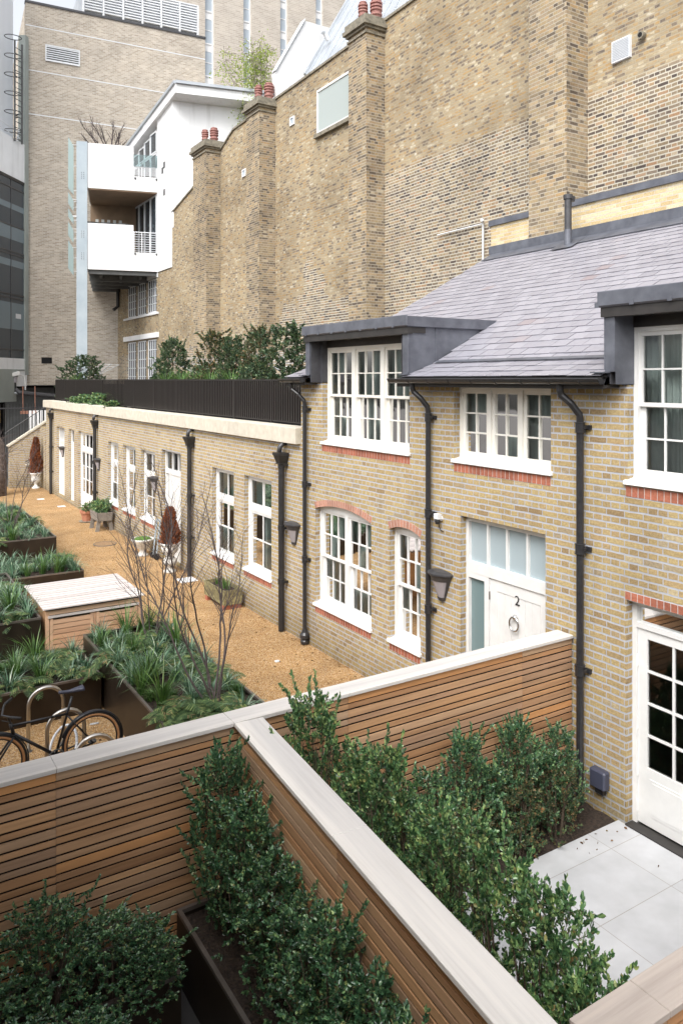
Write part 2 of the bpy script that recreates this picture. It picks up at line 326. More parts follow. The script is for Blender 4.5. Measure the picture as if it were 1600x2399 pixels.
def part(name,mb,m,parent,world=True,smooth=False,bevel=0,label=None):
    """mesh given in world coordinates (world=True) or in the parent's own frame"""
    me=mb if isinstance(mb,bpy.types.Mesh) else mb.mesh(name,m,smooth,bevel)
    o=bpy.data.objects.new(name,me); C.objects.link(o); o.parent=parent
    if world: o.location=-wloc(parent)
    if label: o['label']=label
    return o
def single(name,mb,m,label,cat,group=None,loc=(0,0,0),smooth=False,bevel=0):
    me=mb if isinstance(mb,bpy.types.Mesh) else mb.mesh(name,m,smooth,bevel)
    o=bpy.data.objects.new(name,me); C.objects.link(o); o.location=loc; o['label']=label; o['category']=cat
    if group: o['group']=group
    return o
def struct(name,mb,m,kind='structure'):
    o=bpy.data.objects.new(name,mb.mesh(name,m)); C.objects.link(o); o['kind']=kind; return o
def copy_tree(o,parent=None):
    c=o.copy(); C.objects.link(c); c.parent=parent
    for ch in [x for x in bpy.data.objects if x.parent==o]: copy_tree(ch,c)
    return c
CH={}
def dup(root,loc,rz=0,label=None,scale=None):
    c=root.copy(); C.objects.link(c); c.location=loc; c.rotation_euler=(0,0,rz)
    if scale is not None: c.scale=(scale,)*3 if not hasattr(scale,'__len__') else scale
    if label: c['label']=label
    if root.name not in CH: CH[root.name]=[x for x in root.children_recursive if x.parent==root]
    for ch in CH[root.name]:
        d=ch.copy(); C.objects.link(d); d.parent=c
        for g in list(ch.children):
            e=g.copy(); C.objects.link(e); e.parent=d
    return c
def npmesh(name,V,F,m,smooth=False):
    me=bpy.data.meshes.new(name); nV,nF=len(V),len(F); k=F.shape[1]
    me.vertices.add(nV); me.vertices.foreach_set('co',V.astype(np.float32).ravel())
    me.loops.add(nF*k); me.loops.foreach_set('vertex_index',F.astype(np.int32).ravel())
    me.polygons.add(nF); me.polygons.foreach_set('loop_start',np.arange(0,nF*k,k,dtype=np.int32)); me.polygons.foreach_set('loop_total',np.full(nF,k,dtype=np.int32))
    if smooth: me.polygons.foreach_set('use_smooth',np.ones(nF,dtype=bool))
    me.update(calc_edges=True); me.validate(); me.materials.append(m); return me
def leafmesh(name,P,D,L,Wd,m,fold=.25):
    """P base points, D directions, L lengths, Wd widths -> two quads a leaf sharing a midrib"""
    n=len(P); D=D/np.linalg.norm(D,axis=1,keepdims=True)
    r=np.random.normal(size=(n,3)); r[:,2]*=.35; Sd=np.cross(D,r); Sd/=np.linalg.norm(Sd,axis=1,keepdims=True)+1e-9
    U=np.cross(Sd,D); L=L[:,None]; Wd=Wd[:,None]
    base=P; tip=P+D*L-U*L*.08
    l1=P+D*L*.3+Sd*Wd*.5+U*Wd*fold; l2=P+D*L*.72+Sd*Wd*.42+U*Wd*fold
    r1=P+D*L*.3-Sd*Wd*.5+U*Wd*fold; r2=P+D*L*.72-Sd*Wd*.42+U*Wd*fold
    V=np.stack([base,l1,l2,tip,r2,r1],1).reshape(-1,3); b=np.arange(n)[:,None]*6
    F=np.concatenate([b+np.array([0,1,2,3]),b+np.array([0,3,4,5])],0)
    return npmesh(name,V,F,m)
def rnd(a,b): return random.uniform(a,b)

# ---------------------------------------------------------------- ground
FX=6.71
struct('ground',MB().add([(-60,-40,-.02),(90,-40,-.02),(90,110,-.02),(-60,110,-.02)],[(0,1,2,3)]),M['ground'])
g=MB()
g.add([(-6,6.05,0),(FX,6.05,0),(FX,34.2,0),(-6,34.2,0)],[(0,1,2,3)]); g.add([(-6,34.2,0),(5.5,34.2,0),(5.5,36,0),(-6,36,0)],[(0,1,2,3)]); g.add([(5.5,34.2,0),(6.9,34.2,0),(6.9,35.3,0),(5.5,35.3,0)],[(0,1,2,3)])
struct('path',g,M['gravel'])
g=MB(); g.box(3.8,6.71,-1,5.25,-.01,.06); struct('pavement',g,M['paving'])
g=MB(); g.add([(-.6,-3,.0),(2.75,-3,.0),(2.75,5.9,.0),(-.6,5.9,.0)],[(0,1,2,3)]); struct('courtyard_floor',g,M['yard'])
g=MB()
def soilpatch(mb,x0,x1,y0,y1,z,amp=.03,st=.09):
    nx=max(2,int((x1-x0)/st)); ny=max(2,int((y1-y0)/st)); o=len(mb.v)
    for j in range(ny+1):
        for i in range(nx+1):
            x=x0+(x1-x0)*i/nx; y=y0+(y1-y0)*j/ny; mb.v.append((x,y,z+amp*mnoise.noise(Vector((x*5,y*5,z)))+amp*.6*mnoise.noise(Vector((x*14,y*14,z)))))
    for j in range(ny):
        for i in range(nx): a=o+j*(nx+1)+i; mb.f.append((a,a+1,a+nx+2,a+nx+1))
    return mb
soilpatch(g,2.75,6.71,5.25,5.84,.05); soilpatch(g,2.75,3.8,1.8,5.25,.05); struct('soil_bed',g,M['soil'])

# ---------------------------------------------------------------- facade helpers
def wall_x(mb,x,y0,y1,z0,z1,ops,depth=.24):
    """brick skin on plane X=x looking to -X, with openings (a,b,c,d) and their reveals"""
    ys=sorted({y0,y1,*[o[0] for o in ops],*[o[1] for o in ops]}); zs=sorted({z0,z1,*[o[2] for o in ops],*[o[3] for o in ops]})
    ys=[y for y in ys if y0<=y<=y1]; zs=[z for z in zs if z0<=z<=z1]
    for i in range(len(ys)-1):
        for j in range(len(zs)-1):
            cy=(ys[i]+ys[i+1])/2; cz=(zs[j]+zs[j+1])/2
            if any(o[0]<cy<o[1] and o[2]<cz<o[3] for o in ops): continue
            mb.add([(x,ys[i],zs[j]),(x,ys[i+1],zs[j]),(x,ys[i+1],zs[j+1]),(x,ys[i],zs[j+1])],[(0,3,2,1)])
    for a,b,c,d in ops:
        X=x+depth
        mb.add([(x,a,c),(X,a,c),(X,a,d),(x,a,d)],[(0,1,2,3)]); mb.add([(x,b,c),(X,b,c),(X,b,d),(x,b,d)],[(3,2,1,0)])
        if d<z1: mb.add([(x,a,d),(x,b,d),(X,b,d),(X,a,d)],[(0,1,2,3)])
        mb.add([(x,a,c),(x,b,c),(X,b,c),(X,a,c)],[(3,2,1,0)])
def wallpart(name,mb,m,root):
    me=bpy.data.meshes.new(name); me.from_pydata(mb.v,[],mb.f); me.materials.append(m)
    o=bpy.data.objects.new(name,me); C.objects.link(o); o.parent=root; o.location=-wloc(root); return o
def lites(f,gl,x,y0,y1,z0,z1,nc,nr,st=.045,bar=.018,dep=.035,bot=None,top=None):
    bot=st if bot is None else bot; top=st if top is None else top
    f.box(x,x+dep,y0,y0+st,z0,z1); f.box(x,x+dep,y1-st,y1,z0,z1)
    f.box(x,x+dep,y0+st,y1-st,z0,z0+bot); f.box(x,x+dep,y0+st,y1-st,z1-top,z1)
    a,b,c,d=y0+st,y1-st,z0+bot,z1-top
    for i in range(1,nc): y=a+(b-a)*i/nc; f.box(x+.002,x+dep-.004,y-bar/2,y+bar/2,c,d)
    for j in range(1,nr): z=c+(d-c)*j/nr; f.box(x+.004,x+dep-.006,a,b,z-bar/2,z+bar/2)
    xm=x+dep*.6
    for i in range(nc):
        for j in range(nr):
            ya=a+(b-a)*i/nc; yb=a+(b-a)*(i+1)/nc; za=c+(d-c)*j/nr; zb=c+(d-c)*(j+1)/nr
            t=rnd(-.0012,.0012); t2=rnd(-.0012,.0012)
            gl.add([(xm+t,ya,za),(xm-t+t2,yb,za),(xm+t2,yb,zb),(xm-t2,ya,zb)],[(0,3,2,1)])
def curtain(mb,x,y0,y1,z0,z1,amp=.018,wl=.08):
    n=max(4,int((y1-y0)/(wl/6))); o=len(mb.v)
    for i in range(n+1):
        y=y0+(y1-y0)*i/n; xx=x+amp*math.sin(i*2*math.pi/6+.6*math.sin(i*.37))
        mb.v.append((xx,y,z0)); mb.v.append((xx,y,z1))
    for i in range(n): mb.f.append((o+2*i,o+2*i+2,o+2*i+3,o+2*i+1))
def sill(root,y0,y1,z,x0=FX-.042,x1=FX+.14,th=.042):
    mb=MB(); mb.prism([(x0,y0,z-th),(x1,y0,z-th),(x1,y0,z+.035),(x0+.01,y0,z)],(0,y1-y0,0))
    part('sill',mb,M['white'],root,bevel=.004)
def soldier(root,y0,y1,z0,z1,m='red',x=FX,name='brick_course'):
    b=MB(); n=max(1,round((y1-y0)/.075)); w=(y1-y0)/n
    for i in range(n): b.box(x-.004-rnd(0,.002),x+.02,y0+i*w+.005,y0+(i+1)*w-.005,z0+.005,z1-.004)
    part(name,b,M[m],root)
    k=MB(); k.box(x-.0015,x+.015,y0,y1,z0,z1); part('mortar_bed',k,M['mortar'],root)
WN=[0]
def window(root,y0,y1,z0,z1,units,kind='sash',nc=3,x=FX+.1,fr=.05,curt='full',m='white',rows=(2,2),sillext=.06,headroom=0,split=.5,nosill=False):
    """units: number of lights side by side"""
    f=MB(); gl=MB()
    D=.12
    f.box(x,x+D,y0,y0+fr,z0,z1); f.box(x,x+D,y1-fr,y1,z0,z1); f.box(x,x+D,y0+fr,y1-fr,z1-fr-headroom,z1); f.box(x,x+D,y0+fr,y1-fr,z0,z0+.035)
    a,b=y0+fr,y1-fr; mw=.10 if kind=='sash' else .055; w=((b-a)-mw*(units-1))/units; zt=z1-fr-headroom; zb=z0+.035
    for u in range(units):
        ya=a+u*(w+mw); yb=ya+w
        if u: f.box(x-.004,x+D,ya-mw,ya,zb,zt)
        if kind=='sash':
            zm=zb+(zt-zb)*split
            lites(f,gl,x+.022,ya,yb,zm-.02,zt,nc,rows[0],.042,.018,.035)
            lites(f,gl,x+.062,ya+.0,yb-.0,zb,zm+.02,nc,rows[1],.05,.018,.035,bot=.075)
        elif kind=='fixed':
            zm=zb+(zt-zb)*split
            f.box(x+.005,x+D-.01,ya,yb,zm-.05,zm+.05)
            lites(f,gl,x+.02,ya,yb,zm+.05,zt,nc,rows[0],.05,.02,.04)
            lites(f,gl,x+.02,ya,yb,zb,zm-.05,nc,rows[1],.05,.02,.04,bot=.07)
        else:
            lites(f,gl,x+.02,ya,yb,zb,zt,nc,rows[0],.05,.02,.04,bot=.07)
    w_=part('window',f,M[m],root,bevel=0); part('pane',gl,M['glass'],w_)
    c=MB(); xc=x+D+.035
    if curt=='side':
        for u in range(units):
            ya=a+u*(w+mw); yb=ya+w; curtain(c,xc,ya-.02,ya+w*.60,z0,z1); curtain(c,xc,yb-w*.30,yb+.02,z0,z1)
    elif curt=='full': curtain(c,xc,y0,y1,z0,z1)
    elif curt=='half': curtain(c,xc,y0,y0+(y1-y0)*.55,z0,z1)
    if c.v: part('curtain',c,M['curtain'],w_)
    if not nosill: sill(w_,y0-sillext,y1+sillext,z0)
    return w_
def arch(root,y0,y1,zs,rise,zt,x=FX,m='redpale'):
    """segmental arch: brick infill to the square head, and a band of voussoirs"""
    c=(y0+y1)/2; hw=(y1-y0)/2; Rr=(hw*hw+rise*rise)/(2*rise); cz=zs+rise-Rr; A=math.asin(hw/Rr)
    k=24; pts=[(c+Rr*math.sin(-A+2*A*i/k),cz+Rr*math.cos(-A+2*A*i/k)) for i in range(k+1)]
    f=MB()
    for i in range(k):
        (ya,za),(yb,zb)=pts[i],pts[i+1]
        f.add([(x,ya,za),(x,yb,zb),(x,yb,zt),(x,ya,zt)],[(0,3,2,1)]); f.add([(x,ya,za),(x+.1,ya,za),(x+.1,yb,zb),(x,yb,zb)],[(0,1,2,3)])
    wallpart('arch_infill',f,M['brick'],root)
    n=round(2*A*Rr/.07); b=MB(); mo=MB(); T=.105
    for i in range(n):
        a0=-A+2*A*(i+.07)/n; a1=-A+2*A*(i+.93)/n; P=[]
        for a,r in ((a0,Rr),(a1,Rr),(a1,Rr+T),(a0,Rr+T)): P.append((x-.005,c+r*math.sin(a),cz+r*math.cos(a)))
        b.prism(P,(.03,0,0))
    for i in range(k):
        a0=-A+2*A*i/k; a1=-A+2*A*(i+1)/k
        mo.prism([(x-.002,c+r*math.sin(a),cz+r*math.cos(a)) for a,r in ((a0,Rr-.002),(a1,Rr-.002),(a1,Rr+T),(a0,Rr+T))],(.02,0,0))
    part('arch_bricks',b,M[m],root); part('mortar_bed',mo,M['mortar'],root)
def thinpipe(root,y,ztop,zbot,x=FX-.075,r=.037,neck=None,foot=False,label=None):
    p=MB(); pts=[(x,y,zbot),(x,y,ztop)]
    if neck:  # swan neck out to the gutter
        pts=[(x,y,zbot),(x,y,ztop-.42),(x-.01,y,ztop-.36),(x-.09,y+neck*.4,ztop-.24),(x-.16,y+neck,ztop-.15),(x-.18,y+neck,ztop-.1),(x-.18,y+neck,ztop)]
    p.tube(pts,r,12)
    z=ztop-.5
    while z>zbot+.3:
        p.tube([(x,y,z-.05),(x,y,z+.05)],r+.012,12); p.tube([(x,y,z-.056),(x,y,z-.046)],r+.018,12); p.tube([(x,y,z+.046),(x,y,z+.056)],r+.018,12)
        p.box(x-.01,x+.075,y-.012-.06,y+.012-.04,z-.015,z+.015); p.box(x+.05,x+.078,y-.1,y-.03,z-.025,z+.025)
        z-=1.32
    if foot: p.lathe([(r+.005,.0),(r+.035,.0),(r+.04,.05),(r+.02,.075),(r+.05,.1),(r+.05,.16),(r+.02,.2),(r+.004,.26)],(x,y,zbot),16)
    part('downpipe',p,M['gutter'],root,smooth=False,label=label)
def hopperpipe(root,y,x=FX-.10,r=.055,top=3.1,zb=.02):
    p=MB(); p.tube([(x,y,zb),(x,y,top)],r,14)
    for z in (top-.02,top*.62,top*.3): p.tube([(x,y,z-.05),(x,y,z+.05)],r+.012,14); p.box(x,x+.1,y-.09,y-.06,z-.02,z+.02)
    p.prism([(x-.08,y-.08,top),(x+.09,y-.08,top),(x+.09,y+.08,top),(x-.08,y+.08,top)],(0,0,.02))
    b=[(x-.07,y-.07,top+.02),(x+.09,y-.07,top+.02),(x+.09,y+.07,top+.02),(x-.07,y+.07,top+.02)]; t=[(x-.11,y-.12,top+.16),(x+.09,y-.12,top+.16),(x+.09,y+.12,top+.16),(x-.11,y+.12,top+.16)]
    p.add(b+t,[(0,1,5,4),(1,2,6,5),(2,3,7,6),(3,0,4,7),(0,3,2,1),(4,5,6,7)])
    p.box(x-.12,x+.09,y-.13,y+.13,top+.16,top+.21)
    part('downpipe',p,M['blackmetal'],root)
    q=MB(); q.tube([(x+.1,y,top+.38),(x+.03,y,top+.37),(x-.03,y,top+.32),(x-.045,y,top+.22)],.045,12); part('spout',q,M['lampgrey'],root,smooth=True)

# ================================================================ two-storey mews house
root=thing('mews_house','two storey yellow brick house with slate roof, lead dormers and white door numbered 2','house',(FX,7,0))
HY0,HY1=1.0,12.03; EZ=4.62
W1=(8.84,11.28,3.60,5.20); W2=(6.17,7.86,3.60,4.575); W3=(2.55,5.137,3.62,5.2)
W4=(9.81,11.53,.79,2.55); W5=(8.58,9.33,.79,2.53); DR=(6.254,7.733,.0,2.87); FR=(3.42,5.153,.06,2.385)
wl=MB(); wall_x(wl,FX,HY0,HY1,-.05,EZ,[(W1[0],W1[1],W1[2],EZ),(W2[0],W2[1],W2[2],W2[3]),(W3[0],W3[1],W3[2],EZ),W4,W5,(DR[0],DR[1],-.05,DR[3]),(FR[0],FR[1],-.05,FR[3])])
wl.add([(FX,HY1,-.05),(12,HY1,-.05),(12,HY1,7.3),(11.4,HY1,7.3),(6.9,HY1,4.85),(FX,HY1,EZ)],[(0,1,2,3,4,5)])
wallpart('wall',wl,M['brick'],root)
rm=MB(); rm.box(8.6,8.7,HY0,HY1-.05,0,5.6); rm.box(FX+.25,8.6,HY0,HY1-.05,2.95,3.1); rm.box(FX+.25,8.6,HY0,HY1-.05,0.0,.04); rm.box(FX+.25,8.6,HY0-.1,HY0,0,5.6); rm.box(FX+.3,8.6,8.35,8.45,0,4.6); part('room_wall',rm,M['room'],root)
window(root,W1[0],W1[1],W1[2],W1[3],3,'sash',3,m='cream',sillext=.03)
window(root,W2[0],W2[1],W2[2],W2[3],3,'casement',2,m='cream',rows=(3,),sillext=.03)
window(root,W3[0],W3[1],W3[2],W3[3],3,'sash',3,m='white',sillext=.03)
window(root,W4[0],W4[1],W4[2],2.545,2,'sash',3,m='white',headroom=.10,sillext=.03)
window(root,W5[0],W5[1],W5[2],2.525,1,'sash',3,m='white',headroom=.08,sillext=.03)
for a,b,c in ((W1[0]-.02,W1[1]+.02,3.55),(W2[0],W2[1],3.55),(W3[0],W3[1]+.02,3.565)): soldier(root,a,b,c-.115,c)
for a,b in ((W4[0],W4[1]),(W5[0],W5[1])): soldier(root,a,b,.74-.11,.74)
soldier(root,FR[0],FR[1]+.015,2.385,2.475)
arch(root,W4[0],W4[1],2.43,.115,2.55); arch(root,W5[0],W5[1],2.43,.075,2.53)
# entrance with fanlight, sidelight and boarded door
x=FX+.1; f=MB(); y0,y1=DR[0],DR[1]
f.box(x,x+.1,y0,y0+.05,0,2.87); f.box(x,x+.1,y1-.05,y1,0,2.87); f.box(x,x+.1,y0+.05,y1-.05,2.80,2.87); f.box(x-.003,x+.1,y0+.05,y1-.05,2.13,2.27); f.box(x,x+.1,7.305,7.385,0.0,2.13)
for i in (1,2,3): yy=y0+.05+(y1-y0-.1)*i/4; f.box(x+.01,x+.08,yy-.014,yy+.014,2.27,2.80)
f.box(x,x+.1,7.385,7.683,0,.15); f.box(x,x+.1,7.385,7.683,2.06,2.13)
df=part('door_frame',f,M['white'],root)
k=MB(); k.box(x+.05,x+.06,y0+.05,y1-.05,2.27,2.8); part('fanlight_pane',k,M['frost'],df)
k=MB(); k.box(x+.05,x+.06,7.385,7.683,.15,2.06); part('sidelight_pane',k,M['frostdark'],df)
d=MB(); ya,yb=6.312,7.297; X=x+.03
d.box(X,X+.05,ya,yb,.03,2.12)
d.box(X-.012,X,ya,ya+.13,.03,2.12); d.box(X-.012,X,yb-.13,yb,.03,2.12); d.box(X-.012,X,ya+.13,yb-.13,1.98,2.12); d.box(X-.012,X,ya+.13,yb-.13,.03,.22)
n=6
for i in range(n): a=ya+.14+(yb-ya-.28)*i/n; d.box(X-.006,X,a+.004,a+(yb-ya-.28)/n-.004,.225,1.975)
door=part('door',d,M['white'],root)
k=MB(); k.tube([(X-.05,6.84+.075*math.cos(a),1.66+.085*math.sin(a)) for a in [i*math.pi/12 for i in range(24)]],.011,8,True); k.lathe([(.03,-.02),(.035,0),(.02,.03)],(X-.03,6.84,1.74),12); k.tube([(X-.01,6.84,1.74),(X-.055,6.84,1.74)],.018,8); part('knocker',k,M['chrome'],door,smooth=True)
for zz in (1.9,.5): k=MB(); k.tube([(X-.02,7.3,zz-.05),(X-.02,7.3,zz+.05)],.009,6); part('hinge',k,M['rim'],door)
k=MB(); k.tube([(X-.02,6.84,1.42),(X-.008,6.84,1.42)],.012,8); part('peephole',k,M['rim'],door)
def text(s,size,m,parent,loc,rot,ext=.004,name='lettering'):
    cu=bpy.data.curves.new(name,'FONT'); cu.body=s; cu.size=size; cu.extrude=ext; cu.align_x='CENTER'; cu.align_y='CENTER'
    t=bpy.data.objects.new(name,cu); C.objects.link(t); bpy.context.view_layer.update()
    me=bpy.data.meshes.new_from_object(t.evaluated_get(bpy.context.evaluated_depsgraph_get())); bpy.data.objects.remove(t)
    me.materials.clear(); me.materials.append(m); o=bpy.data.objects.new(name,me); C.objects.link(o); o.parent=parent; o.location=Vector(loc)-wloc(parent); o.rotation_euler=rot; return o
text('2',.17,M['blackmetal'],door,(X-.010,6.82,1.94),(R(90),0,R(-90)),name='house_number')
# garden french doors
f=MB(); y0,y1=FR[0],FR[1]; x=FX+.1
f.box(x,x+.1,y1-.05,y1,.06,2.385); f.box(x,x+.1,y0,y0+.05,.06,2.385); f.box(x,x+.1,y0+.05,y1-.05,2.32,2.385); f.box(x,x+.1,y0+.05,y1-.05,2.10,2.15)
ff=part('french_door_frame',f,M['white'],root); k=MB(); k.add([(x+.05,y0+.05,2.15),(x+.05,y1-.05,2.15),(x+.05,y1-.05,2.32),(x+.05,y0+.05,2.32)],[(0,3,2,1)]); part('transom_pane',k,M['glass'],ff)
k=MB(); k.box(FX-.02,FX+.12,y0,y1,.045,.075); part('threshold',k,M['darkwood'],ff)
for a,b in ((4.29,5.10),(3.475,4.285)):
    f=MB(); gl=MB(); X=x+.02; f.box(X,X+.045,a,a+.11,.09,2.095); f.box(X,X+.045,b-.11,b,.09,2.095); f.box(X,X+.045,a+.11,b-.11,2.0,2.095); f.box(X,X+.045,a+.11,b-.11,.09,.68)
    f.box(X-.006,X,a+.14,b-.14,.20,.58); f.box(X-.010,X-.006,a+.17,b-.17,.23,.55)
    c1,c2=a+.11,b-.11
    f.box(X+.005,X+.04,(c1+c2)/2-.012,(c1+c2)/2+.012,.68,2.0)
    for j in (1,2,3): z=.68+1.32*j/4; f.box(X+.006,X+.038,c1,c2,z-.012,z+.012)
    gl.add([(X+.022,c1,.68),(X+.022,c2,.68),(X+.022,c2,2.0),(X+.022,c1,2.0)],[(0,3,2,1)])
    q=part('french_door',f,M['white'],root); part('pane',gl,M['glass'],q)
    k=MB()
    for zz in (.25,.62,1.1,1.75): k.tube([(X-.008,b,zz-.06),(X-.008,b,zz+.06)],.008,6)
    part('hinge',k,M['white'],q)
# roof of individual slates (belled eaves, then the main pitch)
E0=Vector((6.42,0,4.70)); E1=Vector((6.95,0,4.885)); E2=Vector((11.42,0,7.335))
def zroof(X): return E0.z+(E1.z-E0.z)*(X-E0.x)/(E1.x-E0.x) if X<E1.x else E1.z+(E2.z-E1.z)*(X-E1.x)/(E2.x-E1.x)
DO=[(8.55,11.53),(1.2,5.30)]   # dormer extents along Y
sb=MB(); e=.19; wS=.25
def slates(A,B,n):
    d=(B-A)/n
    for i in range(n):
        p=A+d*i; dn=d.normalized(); nrm=Vector((-dn.z,0,dn.x)); L=d.length*1.25
        y=HY0-.3+(wS/2 if i%2 else 0)+rnd(-.02,.02)
        while y<HY1+.10:
            ye=min(y+wS,HY1+.10); ym=(y+ye)/2; Xm=p.x+d.x*.5
            y_s=y
            hit=any(a+.06<ym<b-.06 and Xm<8.15 for a,b in DO)
            if Xm<8.15:
                for a,b in DO:
                    if y<a+.06<ye: ye=a+.06; hit=False
                    elif y<b-.06<ye: y=b-.06; hit=False
            if not hit and ye-y>.04:
                o=p+dn*rnd(-.005,.004)+nrm*rnd(.006,.011); q=o+dn*L-nrm*.012
                yy0,yy1=y+.0045,ye-.0045; sk=rnd(-.002,.002)
                v=[(o.x+sk,yy0,o.z),(o.x-sk,yy1,o.z),(q.x,yy1,q.z),(q.x,yy0,q.z)]
                sb.add(v+[(a-nrm.x*.007,b,c-nrm.z*.007) for a,b,c in v],[(0,1,2,3),(7,6,5,4),(0,4,5,1),(1,5,6,2),(2,6,7,3),(3,7,4,0)])
            y=y_s+wS
slates(E0,E1,3); slates(E1,E2,27)
rf=MB()
for a,b in ((E0,E1),(E1,E2)):
    for ya,yb in ((HY0-.3,DO[1][0]),(DO[1][1]-.06,DO[0][0]+.06),(DO[0][1]-.06,HY1+.09)):
        if a is E0: rf.prism([(a.x+.02,ya,a.z-.012),(b.x,ya,b.z-.012),(b.x,ya,b.z-.06),(a.x+.02,ya,a.z-.05)],(0,yb-ya,0))
for ya,yb,xs in ((HY0-.3,DO[1][1]-.06,8.2),(DO[1][1]-.06,DO[0][0]+.06,6.95),(DO[0][0]+.06,DO[0][1]-.06,8.2),(DO[0][1]-.06,HY1+.09,6.95)):
    rf.prism([(xs,ya,zroof(xs)-.015),(E2.x,ya,E2.z-.015),(E2.x,ya,E2.z-.08),(xs,ya,zroof(xs)-.08)],(0,yb-ya,0))
r_=part('roof',rf,M['darkwood'],root); part('slates',sb,M['slate'],r_)
k=MB(); k.box(11.30,11.41,HY0-.3,12.12,7.30,7.47); k.prism([(11.02,HY0-.3,zroof(11.02)+.02),(11.33,HY0-.3,zroof(11.33)+.02),(11.33,HY0-.3,zroof(11.33)+.03),(11.02,HY0-.3,zroof(11.02)+.03)],(0,11.36,0)); part('lead_flashing',k,M['lead'],r_)
k=MB(); k.prism([(6.935,DO[1][1],4.905),(7.0,DO[1][1],4.935),(7.0,DO[1][1],4.93),(6.935,DO[1][1],4.90)],(0,DO[0][0]-DO[1][1],0)); part('lead_strip',k,M['lead'],r_)
# dormers
for (ya,yb),(wa,wb) in zip(DO,((W1[0],W1[1]),(W3[0],W3[1]))):
    dm=MB(); dm.box(6.45,8.22,ya,yb,5.40,5.55); dm.box(6.44,6.46,ya-.005,yb+.005,5.41,5.565)
    dr=part('dormer',dm,M['lead'],root,bevel=.008)
    k=MB(); k.box(6.47,6.56,ya+.02,yb-.02,5.30,5.398); k.box(6.56,FX+.09,ya+.03,yb-.03,5.315,5.395); k.box(FX+.085,FX+.2,wa,wb,5.2,5.34); part('fascia',k,M['darkwood'],dr)
    k=MB()
    for c0,c1,inner in ((ya+.0,ya+.22,1),(yb-.22,yb-.0,-1)):
        # cheek: side wall running back into the roof
        k=MB(); P=[(6.50,0,4.68),(6.95,0,4.83),(8.22,0,5.50),(8.22,0,5.40),(6.50,0,5.40)]
        P=[(6.521,0,4.69),(6.95,0,4.83),(8.05,0,5.398),(6.521,0,5.398)]
        yo=c0+.05 if inner>0 else c1-.10
        k.prism([(a,yo,c) for a,_,c in P],(0,.05,0))
        k.box(6.50,6.52,min(c0,c1)+.05,max(c0,c1)-.05,4.74,5.40)
        k.box(6.52,FX+.11,(c1-.055 if inner>0 else c0+.05),(c1-.05 if inner>0 else c0+.055),4.61,5.395)
        yy=ya+.048 if inner>0 else yb-.048; k.tube([(7.0,yy,4.93),(7.0,yy,5.40)],.010,6); k.tube([(6.505,yy,4.76),(6.505,yy,5.40)],.012,6)
        part('cheek',k,M['lead'],dr)
    k=MB()
    for c0,c1 in ((wb+.0,yb-.10),(ya+.10,wa)):
        if c1-c0>.02: k.box(FX-.012,FX+.16,c0,c1,4.60,5.34)
    k.box(6.525,FX,wb+.06,wb+.075,4.61,5.3); k.box(6.525,FX,wa-.075,wa-.06,4.61,5.3)
    part('dark_cladding',k,M['leaddark'],dr)
    k=MB(); y=ya+.3
    while y<yb: k.box(6.436,6.442,y,y+.05,5.40,5.45); y+=.42
    part('lead_clip',k,M['lead'],dr)
# gutters and eaves
for ya,yb in ((DO[1][1]-.1,8.86),(11.42,12.2)):
    gt=MB(); n=10; X0=6.39; Zc=4.665; r=.058
    prof=[(X0+r*math.cos(a),Zc+r*math.sin(a)) for a in [math.pi+math.pi*i/n for i in range(n+1)]]; inn=[(X0+(r-.006)*math.cos(a),Zc+(r-.006)*math.sin(a)) for a in [math.pi+math.pi*i/n for i in range(n+1)]][::-1]
    gt.prism([(a,ya,b) for a,b in prof+inn],(0,yb-ya,0)); gt.tube([(X0-r,ya,Zc),(X0-r,yb,Zc)],.009,6)
    for yy in (ya+.001,yb-.012): gt.prism([(a,yy,b) for a,b in prof],(0,.01,0))
    y=ya+.25
    while y<yb-.1: gt.prism([(X0+(r+.006)*math.cos(a),y,Zc+(r+.006)*math.sin(a)) for a in [math.pi+math.pi*i/n for i in range(n+1)]],(0,.022,0)); y+=.42
    part('gutter',gt,M['gutter'],root)
    k=MB(); k.box(6.48,FX+.0,ya+.04,yb-.06,4.575,4.60); k.box(6.46,6.48,ya+.04,yb-.06,4.56,4.69); part('soffit',k,M['darkwood'],root)
k=MB()
for yy in (11.50,8.62,5.30): k.box(6.40,6.56,yy-.11,yy+.06,4.725,4.74)
part('lead_apron',k,M['lead'],root)
thinpipe(root,11.77,4.64,.02,neck=.18,foot=True); thinpipe(root,8.316,4.64,.02,neck=.12); thinpipe(root,5.689,4.64,.06,neck=.12,r=.04)

# ================================================================ low range along the lane
root=thing('lane_building','long single storey yellow brick range with stone coping and a row of white windows','building',(FX,23,0))
LY0,LY1=12.03,34.1
fx={'door1':(30.68,32.06,.1,2.78),'door2':(29.15,30.0,.1,2.80),'french':(26.35,28.53,.06,2.80),'w1':(23.45,24.6,.80,2.70),'w2':(21.75,22.95,.80,2.70),'w3':(20.05,21.25,.80,2.70),'dr3':(18.1,19.5,.05,2.84),'w4':(14.94,16.12,.80,2.70),'w5':(13.2,14.43,.80,2.70)}
wl=MB(); wall_x(wl,FX,LY0,LY1,-.05,3.52,list(fx.values())); wl.add([(FX,LY1,-.05),(11.9,LY1,-.05),(11.9,LY1,3.5),(FX,LY1,3.5)],[(0,1,2,3)]); wallpart('wall',wl,M['brick'],root)
k=MB(); k.box(7.0,11.95,LY0+.06,LY1,3.50,3.62); part('terrace_roof',k,M['yard'],root)
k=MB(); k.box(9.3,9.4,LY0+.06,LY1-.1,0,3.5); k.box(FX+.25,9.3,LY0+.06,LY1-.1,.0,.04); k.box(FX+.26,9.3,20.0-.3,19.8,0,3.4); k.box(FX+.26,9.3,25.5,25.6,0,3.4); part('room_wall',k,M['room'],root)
k=MB(); y=LY0+.02
